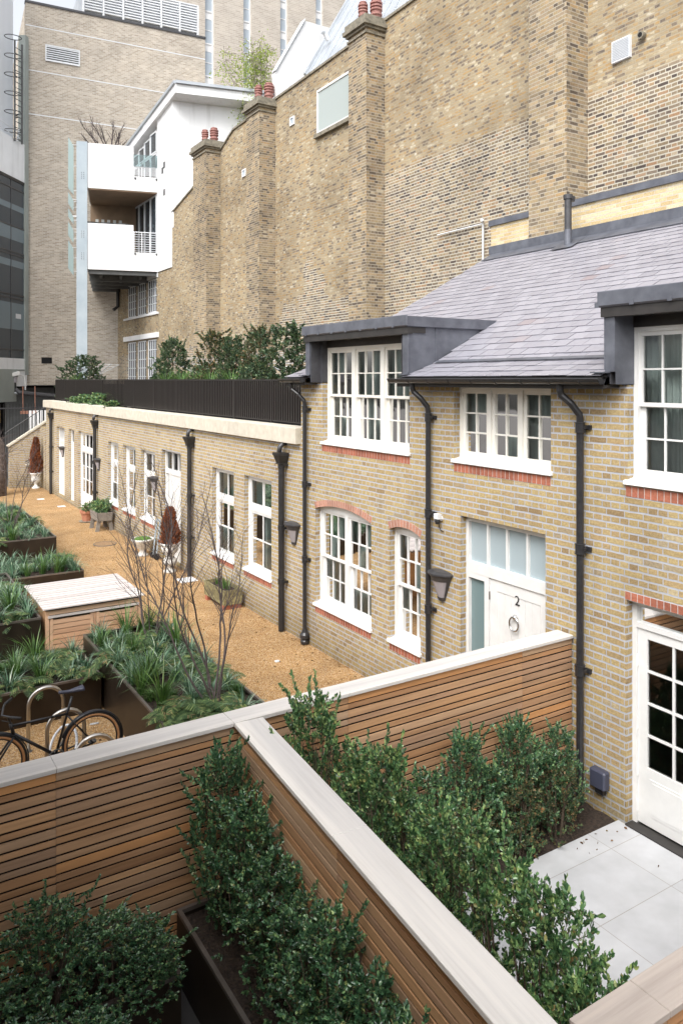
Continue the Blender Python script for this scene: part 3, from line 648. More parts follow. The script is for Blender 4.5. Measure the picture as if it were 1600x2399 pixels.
while y<LY1+.1:
    y2=min(y+.6,LY1+.12); k.box(6.60,7.02,y+.003,y2-.003,3.50,3.79); y+=.6
part('coping',k,M['stone'],root,bevel=.006)
for n in ('w1','w2','w3','w4','w5'):
    a=fx[n]; window(root,a[0],a[1],a[2],a[3],1,'fixed',2,rows=(1,2),split=.66,curt='side' if n in('w4','w5') else 'half',sillext=.03); soldier(root,a[0]-.01,a[1]+.01,.64,.745)
def simpledoor(root,a,side=None,nc=4,fan=.55):
    y0,y1,z0,z1=a; x=FX+.1; f=MB(); f.box(x,x+.1,y0,y0+.06,z0,z1); f.box(x,x+.1,y1-.06,y1,z0,z1); f.box(x,x+.1,y0+.06,y1-.06,z1-.06,z1); zt=z1-fan; f.box(x,x+.1,y0+.06,y1-.06,zt-.07,zt+.05)
    for i in range(1,nc): yy=y0+.06+(y1-y0-.12)*i/nc; f.box(x+.01,x+.08,yy-.014,yy+.014,zt+.05,z1-.06)
    yb=y1-.06
    if side: f.box(x,x+.1,y1-.06-side-.08,y1-.06-side,z0,zt-.07); yb=y1-.06-side-.08
    fr=part('door_frame',f,M['white'],root); k=MB(); k.add([(x+.05,y0+.06,zt+.05),(x+.05,y1-.06,zt+.05),(x+.05,y1-.06,z1-.06),(x+.05,y0+.06,z1-.06)],[(0,3,2,1)])
    if side: k.add([(x+.05,yb+.08,z0),(x+.05,y1-.06,z0),(x+.05,y1-.06,zt-.07),(x+.05,yb+.08,zt-.07)],[(0,3,2,1)])
    part('pane',k,M['glass'],fr)
    d=MB(); X=x+.03; d.box(X,X+.045,y0+.065,yb-.005,z0,zt-.075)
    w=yb-y0-.07
    for i in range(5): q=y0+.065+w*(.12+.76*i/5); d.box(X-.007,X,q+.004,q+w*.152-.004,z0+.15,zt-.25)
    dd=part('door',d,M['white'],root); k=MB(); k.tube([(X-.05,y0+.16,1.05),(X-.05,y0+.26,1.05)],.012,6); k.tube([(X-.05,y0+.16,1.05),(X,y0+.16,1.05)],.012,6); part('handle',k,M['blackmetal'],dd)
simpledoor(root,fx['door1'],nc=5); simpledoor(root,fx['door2'],nc=2); simpledoor(root,fx['dr3'],side=.28,nc=3)
a=fx['french']; f=MB(); gl=MB(); x=FX+.1; y0,y1=a[0],a[1]
f.box(x,x+.1,y0,y0+.06,.06,2.8); f.box(x,x+.1,y1-.06,y1,.06,2.8); f.box(x,x+.1,y0+.06,y1-.06,2.74,2.8); f.box(x-.004,x+.1,y0+.06,y1-.06,2.10,2.24)
w=(y1-y0-.12)/4
for i in range(4):
    ya=y0+.06+w*i; lites(f,gl,x+.02,ya,ya+w,2.24,2.74,1,1,.04); lites(f,gl,x+.02,ya,ya+w,.08,2.10,1,3,.05,bot=.55)
fr=part('french_door',f,M['white'],root); part('pane',gl,M['glass'],fr)
for y in (12.60,17.25,25.84,32.69): hopperpipe(root,y)
# railing on the coping
root=thing('terrace_railing','long black metal railing of close upright bars on top of the stone coping','railing',(7.1,23,3.79))
k=MB()
y=LY0+.05; 
while y<34.0: k.box(7.07,7.095,y-.022,y+.022,3.84,4.63); y+=.098 if not(24.1<y<26.6) else .15
part('bars',k,M['railblack'],root)
k=MB(); k.box(7.07,7.11,LY0,34.0,4.63,4.665); k.box(7.07,7.10,LY0,34.0,3.82,3.845); k.box(7.07,11.6,33.98,34.0,4.63,4.665); part('rail',k,M['railblack'],root)
for i in range(13): y=LY0+.06+i*1.825; k=MB(); k.box(7.062,7.112,y-.025,y+.025,3.79,4.63); part('post',k,M['railblack'],root)
y=LY0+.3; n=0
for i,(a,b) in enumerate(((12.3,24.0),(26.7,33.8))):
    k=MB(); k.box(7.28,7.30,a,b,3.62,4.50); k.box(7.25,7.95,a,a+.02,3.62,4.50); k.box(7.25,7.95,b-.02,b,3.62,4.5); k.box(7.93,7.95,a,b,3.62,4.5)
    t=thing('terrace_planter','dark metal trough behind the terrace railing, %s'%('nearer and longer one' if i==0 else 'shorter one at the far end'),'planter',(7.6,(a+b)/2,3.62)); part('trough',k,M['troughblack'],t); k=MB(); k.box(7.27,7.93,a+.02,b-.02,4.3,4.42); part('soil',k,M['soil'],t)

# ================================================================ tall party wall with chimney piers
XW=11.98
root=thing('party_wall','very tall weathered brick wall with projecting chimney piers and stepped coping','wall',(12.2,16,0))
prof=[(-5,0),(-5,14.40),(14,14.35),(26.69,14.07),(28.49,13.38),(30.9,12.72),(33.4,12.16),(33.4,9.72),(35.27,9.72),(35.27,0)]
k=MB(); k.prism([(XW,y,z) for y,z in prof],(.4,0,0)); wallpart('wall',k,M['oldbrick'],root)
k=MB()
for (a,b),(c,d) in zip(prof[1:6],prof[2:7]): k.prism([(XW-.05,a,b),(XW-.05,c,d),(XW-.05,c,d+.07),(XW-.05,a,b+.07)],(.5,0,0))
part('coping',k,M['oldstone'],root)
def pot(mb,x,y,z,h=.62,r=.13):
    pr=[(r*.9,0),(r*.85,.28*h),(r*.9,.32*h),(r*1.12,.36*h),(r*1.12,.42*h),(r*.9,.45*h),(r*.9,.52*h)]
    for i in range(3): q=.55+.13*i; pr+=[(r*1.15,q*h),(r*1.15,(q+.06)*h),(r*.85,(q+.075)*h),(r*.85,(q+.12)*h)]
    pr+=[(r*.95,.96*h),(r*.8,h),(r*.5,h)]
    mb.lathe(pr,(x,y,z),16)
for i,(a,b,ztop) in enumerate(((27.93,29.3,13.62),(23.27,24.28,13.82),(16.87,17.74,14.0),(10.08,11.05,20.))):
    k=MB(); k.box(11.38,XW+.01 if i==3 else 12.3,a,b,(7.0 if i==3 else 3.55),ztop)
    p=part('chimney_pier',k,M['pier'],root)
    if i<3:
        k=MB(); k.box(11.32,12.36,a-.06,b+.06,ztop-.0,ztop+.07); k.box(11.25,12.42,a-.12,b+.12,ztop+.07,ztop+.17); k.box(11.30,12.38,a-.07,b+.07,ztop+.17,ztop+.34); k.box(11.34,12.35,a-.035,b+.035,ztop-.14,ztop-.09)
        part('cap',k,M['oldstone'],p)
        for j,yy in enumerate((a+(b-a)*.42,)):
            for xx in (11.64,11.95): k=MB(); pot(k,xx,yy+(.18 if xx<11.8 else 0),ztop+.33,.62 if xx<11.8 else .70,.12 if xx<11.8 else .15); part('chimney_pot',k,M['potpink'],p)
k=MB(); k.box(11.44,XW,-5,12.2,6.6,7.93); part('parapet_strip',k,M['palebrick'],root)
k=MB(); k.box(11.40,XW,-5,10.08,7.93,8.05); k.box(11.40,XW,11.05,12.24,7.93,8.05); k.prism([(XW-.01,-5,8.05),(XW-.03,-5,8.22),(XW-.02,-5,8.22),(11.5,-5,8.06)],(0,15.05,0)); k.box(XW-.03,XW-.005,11.05,12.2,8.05,8.17); part('lead_flashing',k,M['lead'],root)
# window, vents, flue
def wframe(root,x,y0,y1,z0,z1,m,gm,w=.06,name='window',d=.05):
    k=MB(); k.box(x-d,x,y0,y0+w,z0,z1); k.box(x-d,x,y1-w,y1,z0,z1); k.box(x-d,x,y0+w,y1-w,z0,z0+w); k.box(x-d,x,y0+w,y1-w,z1-w,z1); p=part(name,k,m,root); k=MB(); k.box(x-d*.5,x-.001,y0+w,y1-w,z0+w,z1-w); part('pane',k,gm,p); return p
p=wframe(root,XW,18.3,20.42,12.2,13.55,M['white'],M['whiteglass'],.07); k=MB(); k.box(XW-.12,XW,18.2,20.5,12.08,12.19); part('sill',k,M['oldstone'],p)
for y,z in ((21.9,12.95),(25.6,12.1)): wframe(root,XW,y,y+.3,z,z+.28,M['louvre'],M['skyglass'],.05,'air_vent',.04)
k=MB(); k.box(XW-.06,XW,9.08,9.48,10.57,10.97); p=part('air_vent',k,M['louvre'],root); k=MB()
for i in range(12): z=10.60+i*.03; k.box(XW-.066,XW-.06,9.10,9.46,z,z+.012)
part('grille',k,M['zinc'],p)
k=MB(); k.tube([(XW-.02,8.83,10.86),(XW-.10,8.83,10.86)],.07,16); p=part('flue',k,M['oldstone'],root); k=MB(); k.tube([(XW-.101,8.83,10.86),(XW-.104,8.83,10.86)],.045,16); part('flue_mouth',k,M['black'],p)
k=MB(); k.tube([(XW-.05,12.98,7.3),(XW-.05,12.98,8.24)],.022,8); k.tube([(XW-.05,12.98,8.18),(XW-.05,14.6,8.18)],.016,8); k.tube([(XW-.05,12.98,8.22),(XW-.16,12.90,8.24)],.035,8); part('overflow_pipe',k,M['louvre'],root)
# soil stack through the slates
t=thing('vent_stack','dark grey vent pipe rising through the slates beside the brick pier','vent pipe',(11.05,9.75,7.15)); k=MB(); k.tube([(11.05,9.75,7.1),(11.05,9.75,8.05)],.065,16); part('pipe',k,M['lampgrey'],t); k=MB(); k.tube([(11.05,9.75,7.98),(11.05,9.75,8.06)],.085,16); k.box(11.05,11.2,9.72,9.78,7.95,8.05); part('collar',k,M['lampgrey'],t)
k=MB(); k.tube([(11.05,9.75,7.08),(11.05,9.75,7.42)],.072,16); k.prism([(10.85,9.5,zroof(10.85)+.03),(11.3,9.5,zroof(11.3)+.03),(11.3,9.5,zroof(11.3)+.035),(10.85,9.5,zroof(10.85)+.035)],(0,.5,0)); part('lead_sleeve',k,M['lead'],t)

# ================================================================ zinc roofs behind the party wall
root=thing('zinc_roof_block','pale standing seam metal roof rising behind the top of the tall brick wall','roof',(13,12,14))
def zz(X): return 14.45+1.73*(X-12.2)
k=MB(); k.prism([(12.2,-6,zz(12.2)),(16,-6,zz(16)),(16,-6,14.3),(12.2,-6,14.3)],(0,27.6,0)); part('roof_slope',k,M['zinc'],root)
k=MB(); y=-5.6
while y<21.6: k.beam((12.2,y,zz(12.2)+.02),(16,y,zz(16)+.02),.03,.05); y+=.55
k.beam((12.2,21.6,zz(12.2)+.05),(16,21.6,zz(16)+.05),.12,.12); part('seams',k,M['zinc'],root)
k=MB(); k.tube([(12.7,21.0,15.5),(12.55,21.0,15.75)],.07,10); k.tube([(12.55,21.0,15.75),(12.42,21.0,15.74)],.09,10); part('flue_cowl',k,M['louvre'],root)
root=thing('white_roof_gable','smooth white gable panel sloping up behind the wall between the two chimneys','roof',(12.5,23.6,14))
k=MB(); k.prism([(11.96+.25,23.4,14.0),(12.05,23.4,15.16),(13.21,23.4,17.2),(14.30,23.4,17.2),(14.6,23.4,14.0)],(0,.3,0)); part('gable_wall',k,M['render'],root)
k=MB(); k.beam((12.03,23.5,15.2),(13.2,23.5,17.26),.3,.03); part('verge',k,M['louvre'],root)

# ================================================================ white building with balconies
root=thing('white_balcony_building','white rendered house with stacked corner balconies on a tall steel column','building',(10,36,0))
U=Vector((-.963,.271,0)); O=Vector((11.95,35.3,0)); N=Vector((-.271,-.963,0))   # along the front, and outwards
def fp(u,z,out=0.): p=O+U*u+N*out; return (p.x,p.y,z)
def slab(u0,u1,z0,z1,o0,o1,mb): mb.prism([fp(u0,z0,o0),fp(u1,z0,o0),fp(u1,z1,o0),fp(u0,z1,o0)],tuple(-N*(o0-o1)))
k=MB(); slab(0,3.15,9.75,10.15,0,-8.6,k); slab(1.10,3.15,10.15,11.88,0,-.18,k); slab(3.0,3.15,10.15,11.88,-.18,-3.2,k); slab(0,1.1,10.15,10.62,0,-.18,k); part('lower_balcony',k,M['render'],root)
k=MB(); slab(0,3.15,13.5,13.75,0,-3.2,k); slab(1.10,3.15,13.75,15.57,0,-.18,k); slab(3.0,3.15,13.75,15.57,-.18,-3.2,k); slab(0,1.1,13.75,14.18,0,-.18,k); part('upper_balcony',k,M['render'],root)
k=MB(); slab(.03,3.1,13.44,13.495,-.03,-3.2,k); part('timber_soffit',k,M['timbersoffit'],root)
k=MB(); slab(.0,3.1,10.2,13.45,-3.2,-3.3,k); part('balcony_back_wall',k,M['timbersoffit'],root)
k=MB()
for i in range(9):
    for j in range(5):
        if (i+j)%2==0: slab(1.6+i*.14,1.74+i*.14,11.9+j*.16,12.06+j*.16,-3.18,-3.2,k)
part('chequer_panel',k,M['curtain'],root)
# side wall running along the lane, with glazing
SX=11.93
k=MB()
k.prism([(SX,33.38,9.73),(SX,35.32,9.73),(SX,35.32,17.0),(SX,33.2,17.75),(SX,33.2,12.0),(SX,33.38,12.0)],(.3,0,0))
k.box(SX,SX+.3,35.32,40,9.75,10.2); k.box(SX,SX+.3,35.32,40,13.42,14.2)
part('side_wall',k,M['render'],root)
f=MB(); gl=MB()
for z0,z1 in ((10.2,13.42),):
    for i in range(4): a=35.4+i*.9; lites(f,gl,SX-.02,a,a+.9,z0,z1,1,1,.07,dep=.06)
for i in range(4):
    a=35.4+i*.9; zt=16.6-(a+.9-35.3)*.15
    lites(f,gl,SX-.02,a,a+.9,14.2,15.4,1,1,.06,dep=.06); lites(f,gl,SX-.02,a,a+.9,15.45,zt,1,1,.06,dep=.06)
w_=part('sliding_window',f,M['louvre'],root); part('pane',gl,M['curtglass'],w_)
# frontal upper wall and roof
d1=Vector((.98,-.2,0))
P0=Vector((11.93,33.2,0))
k=MB(); k.prism([tuple(P0+Vector((0,0,11.5))),tuple(P0+d1*7+Vector((0,0,11.5))),tuple(P0+d1*7+Vector((0,0,17.2))),tuple(P0+Vector((0,0,17.2)))],(.06,.3,0)); part('front_wall',k,M['render'],root)
k=MB(); a=P0+Vector((-.15,-.75,17.28)); b=a+d1*7.2+Vector((0,0,.1)); c_=Vector((11.75,40,16.2)); d_=Vector((18.7,39,16.2))
k.add([a,b,d_,c_]+[p+Vector((0,0,.42)) for p in (a,b,d_,c_)],[(0,1,2,3),(7,6,5,4),(0,4,5,1),(1,5,6,2),(2,6,7,3),(3,7,4,0)]); rr=part('roof_slab',k,M['render'],root)
k=MB(); k.beam(a+Vector((0,-.02,.47)),b+Vector((0,-.02,.47)),.16,.13); k.beam(a+Vector((0,0,.47)),c_+Vector((0,0,.47)),.16,.13); part('roof_edge',k,M['zinc'],rr)
k=MB()
for i in range(7): q=a+d1*(.4+i*.75)+Vector((0,.35,.0)); k.tube([q+Vector((0,0,-.004)),q+Vector((0,0,.02))],.03,8)
part('downlights',k,M['louvre'],rr)
k=MB(); q=a+d1*5.4+Vector((0,.5,.9)); k.lathe([(.22,-.2),(.22,.15),(.17,.25)],q,14); k.lathe([(.18,.25),(.2,.4),(.1,.5)],q,14); part('roof_cowl',k,M['render'],rr,smooth=True)
# railings of the balcony ends
for z0,z1,gm in ((10.62,11.56,None),(14.18,15.2,1)):
    k=MB()
    for uu in (.03,.36,.72,1.07): k.tube([fp(uu,z0,.02),fp(uu,z1 if not gm else z1-.3,.02)],.02,6)
    n=9
    for i in range(n): zz_=z0+.06+(z1-z0-.06)*i/(n-1); 
    for i in range(n):
        zz_=z0+.06+((z1 if not gm else z0+.45)-z0-.06)*i/(n-1); k.tube([fp(0,zz_,.02),fp(1.1,zz_,.02)],.012 if i<n-1 else .022,6)
    part('balcony_railing',k,M['louvre'],root)
    if gm: k=MB(); slab(.0,1.1,14.62,15.2,.04,.02,k); part('glass_balustrade',k,M['glass2'],root)
for zz_ in (10.55,14.08):
    for uu in (.05,1.02): k=MB(); k.tube([fp(uu,zz_,0),fp(uu,zz_,.05)],.05,10); part('balcony_light',k,M['lampgrey'],root)
for y,z in ((34.55,14.35),(34.3,14.55),(34.3,13.3)): k=MB(); k.box(SX-.02,SX,y-.1,y+.1,z-.14,z+.14); part('small_vent',k,M['lampgrey'],root)
# steel column, underside beams, teal glass fins
k=MB(); slab(3.15,3.62,3.6,15.6,.06,-.12,k); cl=part('steel_column',k,M['steel'],root); k=MB()
for zc in (13.9,10.2,11.2):
    for a_ in (0,1):
        for b_ in range(4): k.tube([fp(3.30+a_*.1,zc+b_*.09,.06),fp(3.30+a_*.1,zc+b_*.09,.075)],.018,6)
part('bolts',k,M['lampgrey'],cl)
k=MB(); slab(0.02,3.1,9.55,9.74,-.1,-.3,k); slab(0.02,3.1,9.4,9.74,-1.5,-1.7,k); slab(0.02,3.1,9.4,9.74,-2.9,-3.1,k); slab(0.02,3.1,9.4,9.74,-4.4,-4.6,k); slab(0.02,3.1,9.4,9.74,-6.0,-6.2,k)
for uu in (.7,1.6,2.5): slab(uu,uu+.12,9.5,9.7,-.3,-3.0,k)
part('steel_beams',k,M['darksteel'],root)
for i,(z0,z1) in enumerate(((13.1,15.75),(12.35,13.25),(11.75,12.5),(10.9,11.9),(9.4,11.05))):
    k=MB(); k.prism([fp(3.74,z0,.1),fp(3.98,z0+.35 if i else z0+.3,.1),fp(3.98,z1,.1),fp(3.74,z1-.42,.1)],tuple(-N*.03)); p=part('glass_fin',k,M['glassteal'],root)
    k=MB()
    for zz_ in (z0+.2,(z0+z1)/2,z1-.35): k.tube([fp(3.6,zz_,.08),fp(3.78,zz_,.08)],.012,6)
    part('bracket',k,M['louvre'],p)
for i,uu in enumerate((1.6,2.3,2.95)):
    t=thing('balcony_chair','dark low backed chair showing over the lower balcony parapet, %s'%('rightmost' if i==0 else 'middle' if i==1 else 'leftmost')+' of three','chair',fp(uu,10.2,-.8),0,'chairs on the lower balcony')
    def chairmb():
        k=MB(); n=12
        for j in range(n):
            a0=math.pi*j/n; a1=math.pi*(j+1)/n
            k.prism([(.32*math.cos(a0),-.28*math.sin(a0),1.5),(.32*math.cos(a1),-.28*math.sin(a1),1.5),(.38*math.cos(a1),-.34*math.sin(a1),1.84),(.38*math.cos(a0),-.34*math.sin(a0),1.84)],(0,.02,0))
        return k
    part('backrest',chairmb(),M['darksteel'],t,world=False); k=MB(); k.box(-.28,.28,-.25,.25,1.40,1.5); part('seat',k,M['darksteel'],t,world=False)
    for a_ in (-.22,.22):
        for b_ in (-.2,.2): k=MB(); k.tube([(a_,b_,-.05),(a_*.8,b_*.8,1.4)],.02,6); part('leg',k,M['darksteel'],t,world=False)
# wall with metal windows under the balcony
root=thing('window_wall','brick wall with two rows of white gridded metal windows under the white balcony','wall',(12,38,0))
k=MB(); wall_x(k,11.97,35.27,41.9,0,9.75,[(35.5,40.3,7.86,9.5),(35.5,40.3,4.3,6.6)],.25); wallpart('wall',k,M['oldbrick'],root)
k=MB(); k.box(11.9,12.0,35.2,40.7,6.66,6.9); k.box(11.9,12.0,35.25,40.7,7.76,7.86); part('lintel',k,M['render'],root)
k=MB(); k.box(11.94,12.2,35.3,40.4,9.5,9.74); part('lintel',k,M['louvre'],root)
for z0,z1 in ((7.88,9.48),(4.32,6.58)):
    for i in range(3):
        f=MB(); gl=MB(); a=35.5+i*1.62; lites(f,gl,12.0,a,a+1.35,z0,z1,4,4 if z0>5 else 5,.05,.03,.05); w_=part('window',f,M['louvre'],root); part('pane',gl,M['curtglass'],w_)
        if i<2: k=MB(); k.box(11.99,12.2,a+1.35,a+1.62,z0,z1); part('brick_mullion',k,M['pier'],root)
k=MB(); k.tube([(11.85,41.5,9.6),(11.85,41.5,8.6),(11.6,41.5,8.4)],.09,10); part('downpipe',k,M['blackmetal'],root)

# ================================================================ brown brick block
BR=math.atan2(-.0907,.9955)
root=thing('brown_brick_block','huge windowless brown brick block with a louvred plant screen on its roof','building',(7.72,44.71,0),BR)
k=MB(); k.box(0,10.1,0,14,4.35,25.3); wallpart('wall',k,M['brownbrick'],root).location=(0,0,0)
def lpart(n,k,m,r,**kw): return part(n,k,m,r,world=False,**kw)
k=MB(); k.box(-.03,10.13,-.06,.3,25.3,25.42); lpart('coping',k,M['lampgrey'],root)
k=MB()
for z in (24.05,21.6,19.2): k.box(0,10.1,-.012,0.0,z,z+.05)
lpart('concrete_band',k,M['louvre'],root)
k=MB()
for i in range(7): k.box(1.08,2.78,-.06,.0,22.33+i*.12,22.38+i*.12)
k.box(1.02,1.08,-.07,0,22.28,23.18); k.box(2.78,2.84,-.07,0,22.28,23.18); k.box(1.08,2.78,-.07,0,23.12,23.18); k.box(1.08,2.78,-.07,0,22.28,22.33); lpart('wall_louvre',k,M['louvre'],root)
k=MB(); k.box(1.08,2.78,-.012,-.002,22.33,23.12); lpart('louvre_back',k,M['darksteel'],root)
k=MB()
for i in range(6): 
    for j in range(11): k.box(3.2+i*1.12,3.2+i*1.12+1.0,.75,.9,25.95+j*.16,26.02+j*.16)
    k.box(3.1+i*1.12,3.2+i*1.12,.72,.92,25.6,27.6)
k.box(9.82,9.92,.72,.92,25.6,27.6); lpart('plant_screen',k,M['louvre'],root)
k=MB(); k.box(3.1,9.9,.95,5,25.4,27.55); lpart('plant_room',k,M['zinc'],root)
k=MB(); k.box(.82,1.36,-.03,0,5.55,5.88); lpart('wall_opening',k,M['black'],root)
k=MB(); k.box(7.8,8.1,-.06,0,19.9,20.2); lpart('small_vent',k,M['louvre'],root)
k=MB()
for z,dx in ((19.0,.5),(15.6,.25),(11.9,.15),(8.6,.15)): k.tube([(-.02,.1,z+.3),(-dx,.0,z),(-dx,.05,z-.1),(-.02,.15,z+.15)],.03,6)
lpart('bracket',k,M['lampgrey'],root)
k=MB(); k.box(-.28,-.02,.1,1.2,4.9,23.3); lpart('edge_pier',k,M['olive'],root)
# undercroft below the block
root=thing('dark_undercroft','dark loading bay under the brown brick block with pipes along its ceiling','building',(9,45,0))
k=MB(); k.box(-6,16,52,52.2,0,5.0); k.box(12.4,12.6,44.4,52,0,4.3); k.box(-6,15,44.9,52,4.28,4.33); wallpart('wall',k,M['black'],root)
k=MB(); k.tube([(6.9,43.6,4.75),(6.95,43.5,4.2),(7.2,43.3,3.95),(9.0,43.3,3.75),(12.0,43.6,3.45)],.13,10); part('pipe',k,M['lampgrey'],root); k=MB(); k.tube([(6.3,43.4,3.98),(7.4,43.4,3.95)],.09,10); part('pipe',k,M['zinc'],root)
k=MB(); k.box(7.3,7.34,43.1,43.14,3.0,4.3); k.box(7.9,7.94,43.1,43.14,2.9,4.3); k.box(7.2,8.05,42.95,43.2,2.85,3.0); part('hanging_light',k,M['redpale'],root)
k=MB(); k.box(6.9,9.5,46,46.2,0,4.2); part('column_wall',k,M['darksteel'],root)
k=MB(); k.box(-2,6.8,47,47.1,2.2,2.9); part('yellow_band',k,M['yellow'],root)
t=thing('lantern_lamp','small black post lantern standing on the pipe below the white camera','lamp',(6.95,43.4,4.5)); k=MB(); k.lathe([(.14,0),(.16,.3),(.17,.32)],(0,0,0),8); lpart('lantern_glass',k,M['lens'],t); k=MB(); k.lathe([(.2,.32),(.06,.5),(.02,.55)],(0,0,0),8); k.tube([(0,0,-.5),(0,0,0)],.09,8); lpart('lantern_cap',k,M['blackmetal'],t)
t=thing('security_camera','white security camera on a bracket at the corner of the brown block','camera',(7.2,43.3,5.0)); k=MB(); k.beam((-.75,-.1,-.18),(0,0,0),.2,.2); lpart('housing',k,M['white'],t,bevel=.02); k=MB(); k.tube([(0,0,-.08),(.25,.1,-.2),(.3,.1,-.9)],.035,8); lpart('bracket',k,M['white'],t)

# ================================================================ glazed office at far left
root=thing('glazed_office_block','dark glazed office front with white bands and channel glass above, at the left edge','building',(7.4,44.4,0),math.atan2(-.794,-.615))
# local +x runs along the glass front away from the brown block, local y is the depth behind it
k=MB(); k.box(0.0,12,-.05,.25,15.3,17.35); k.box(0,12,-.05,.25,5.2,5.78); lpart('white_band',k,M['render'],root)
k=MB(); k.box(0.0,12,.0,.2,5.78,15.3); lpart('glazing',k,M['curtglass'],root)
k=MB()
for z in (6.2,8.9,9.1,11.2,11.35,12.7,14.7): k.box(0,12,.2,.23,z,z+.07)
for i in range(5): k.box(1.3+i*2.2,1.36+i*2.2,.2,.225,5.8,15.14)
lpart('mullions',k,M['lampgrey'],root)
k=MB()
for z,h in ((12.0,.7),(10.6,.35),(8.2,.5),(7.3,.9),(13.6,.3)): k.box(0,12,.2,.212,z,z+h)
lpart('spandrel_band',k,mat('blue_grey_spandrel',(.16,.21,.24),.2),root)
k=MB()
for x_,z_,w_ in ((.3,7.9,.55),): k.box(x_,x_+w_,.2,.214,z_,z_+.25)
lpart('pale_interior_panel',k,M['louvre'],root)
k=MB(); k.box(0,12,.2,.24,15.15,15.29); lpart('shadow_gap',k,M['blackmetal'],root)
k=MB(); k.box(0,12,-.6,-.4,17.0,34); lpart('channel_glass_wall',k,M['channel'],root)
k=MB(); k.box(.93,12,-.04,.3,3.5,5.19); k.box(0,.93,-.04,.3,5.12,5.19); k.box(-.35,0,-.1,.3,4.9,23.3); lpart('panel',k,M['olive'],root)
k=MB(); k.box(-.2,.92,-.06,.28,4.3,5.12); lpart('white_panel',k,M['render'],root)
k=MB()
for z in (18.0,17.7): k.tube([(0,.0,z),(12,.0,z)],.03,6)
k.beam((.35,.0,17.35),(.1,.0,18.2),.06,.06); lpart('handrail',k,M['louvre'],root)
t=thing('caged_ladder','tall black ladder with hoops on the channel glass wall','ladder',(6.95,43.3,17.2)); k=MB()
for a_ in (0,.42): k.tube([(a_,a_*.9,0),(a_,a_*.9,5.3)],.05,6)
for i in range(17): k.tube([(0,0,.15+i*.3),(.42,.38,.15+i*.3)],.02,6)
lpart('ladder',k,M['darksteel'],t); k=MB()
for i in range(6): k.tube([(-.1+.42*math.cos(q),-.1+.32*math.sin(q),.5+i*.98) for q in [j*math.pi/9 for j in range(18)]],.022,6,True)
lpart('safety_hoops',k,M['darksteel'],t)

# ================================================================ pale tower behind
root=thing('pale_brick_tower','pale brick tower with thin vertical strips of windows far behind','building',(32,62,0))
strips=[(25.17,26.03),(28.77,29.56),(32.42,33.21),(36.15,36.94)]
k=MB(); xs=[21.0]
segs=[21.0]+[v for s_ in strips for v in s_]+[46.0]
for i in range(0,len(segs),2): k.box(segs[i],segs[i+1],62,70,0,60)
part('wall',k,M['towerbrick'],root)
for a,b in strips:
    f=MB(); gl=MB(); z=0
    f.box(a,a+.1,62.25,62.4,0,60); f.box(b-.1,b,62.25,62.4,0,60)
    while z<60: f.box(a+.1,b-.1,62.25,62.4,z,z+.12); f.box(a+.1,b-.1,62.3,62.38,z+1.2,z+1.27); gl.box(a+.1,b-.1,62.33,62.36,z+.12,z+1.2); f.box(a+.1,b-.1,62.31,62.38,z+2.2,z+2.8); gl.box(a+.1,b-.1,62.33,62.36,z+1.27,z+2.2); z+=2.8
    w_=part('window_strip',f,M['render'],root); part('pane',gl,M['skyglass'],w_)

# ================================================================ stair wall at the end of the lane
root=thing('stair_wall','sloping yellow brick stair wall with pale coping at the end of the lane','wall',(6,35.4,0))
k=MB(); k.prism([(5.45,35.3,-.02),(6.95,35.3,-.02),(6.95,35.3,2.78),(5.45,35.3,1.80)],(0,.25,0)); k.prism([(6.70,34.2,-.02),(6.95,34.2,-.02),(6.95,34.2,2.6),(6.70,34.2,2.6)],(0,1.1,0)); wallpart('wall',k,M['brick'],root)
k=MB(); k.beam((5.38,35.42,1.80),(6.98,35.42,2.85),.34,.07); part('coping',k,M['stone'],root)
k=MB(); k.beam((6.1,35.2,.95),(6.55,35.2,1.22),.12,.08); part('handrail_ledge',k,M['stone'],root); k=MB(); k.tube([(6.05,35.15,1.1),(6.7,35.15,1.5)],.02,6); part('handrail',k,M['blackmetal'],root)
t=thing('stair_railing','thin black stair railing rising above the sloping pale coping','railing',(6,36,2)); k=MB()
for i in range(18): x_=5.3+i*.1; zt=1.85+(x_-5.45)*.655; k.tube([(x_,35.5,zt),(x_,35.5,zt+.62)],.009,5)
k.tube([(5.3,35.5,2.35),(7.0,35.5,3.48)],.018,6); part('bars',k,M['blackmetal'],t)
t=thing('slatted_white_gate','white upright slats behind the stair railing','fence',(6.6,37,1)); k=MB()
for i in range(12): k.box(6.55+i*.16,6.65+i*.16,37.0,37.04,1.4,3.25)
part('slats',k,M['render'],t); k=MB(); k.box(6.5,8.5,37.05,37.1,3.0,3.1); k.box(6.5,8.5,37.05,37.1,1.6,1.7); part('rail',k,M['boxblue'],t)
t=thing('back_fence','black iron fence with spiked bars in the dark at the far left','fence',(3,40,1)); k=MB()
for i in range(70): x_=-2+i*.14; k.tube([(x_,39.5,0),(x_,39.5,3.5)],.014,4)
part('bars',k,M['blackmetal'],t); k=MB(); k.box(-2,7.8,39.47,39.53,3.25,3.31); part('rail',k,M['lampgrey'],t)

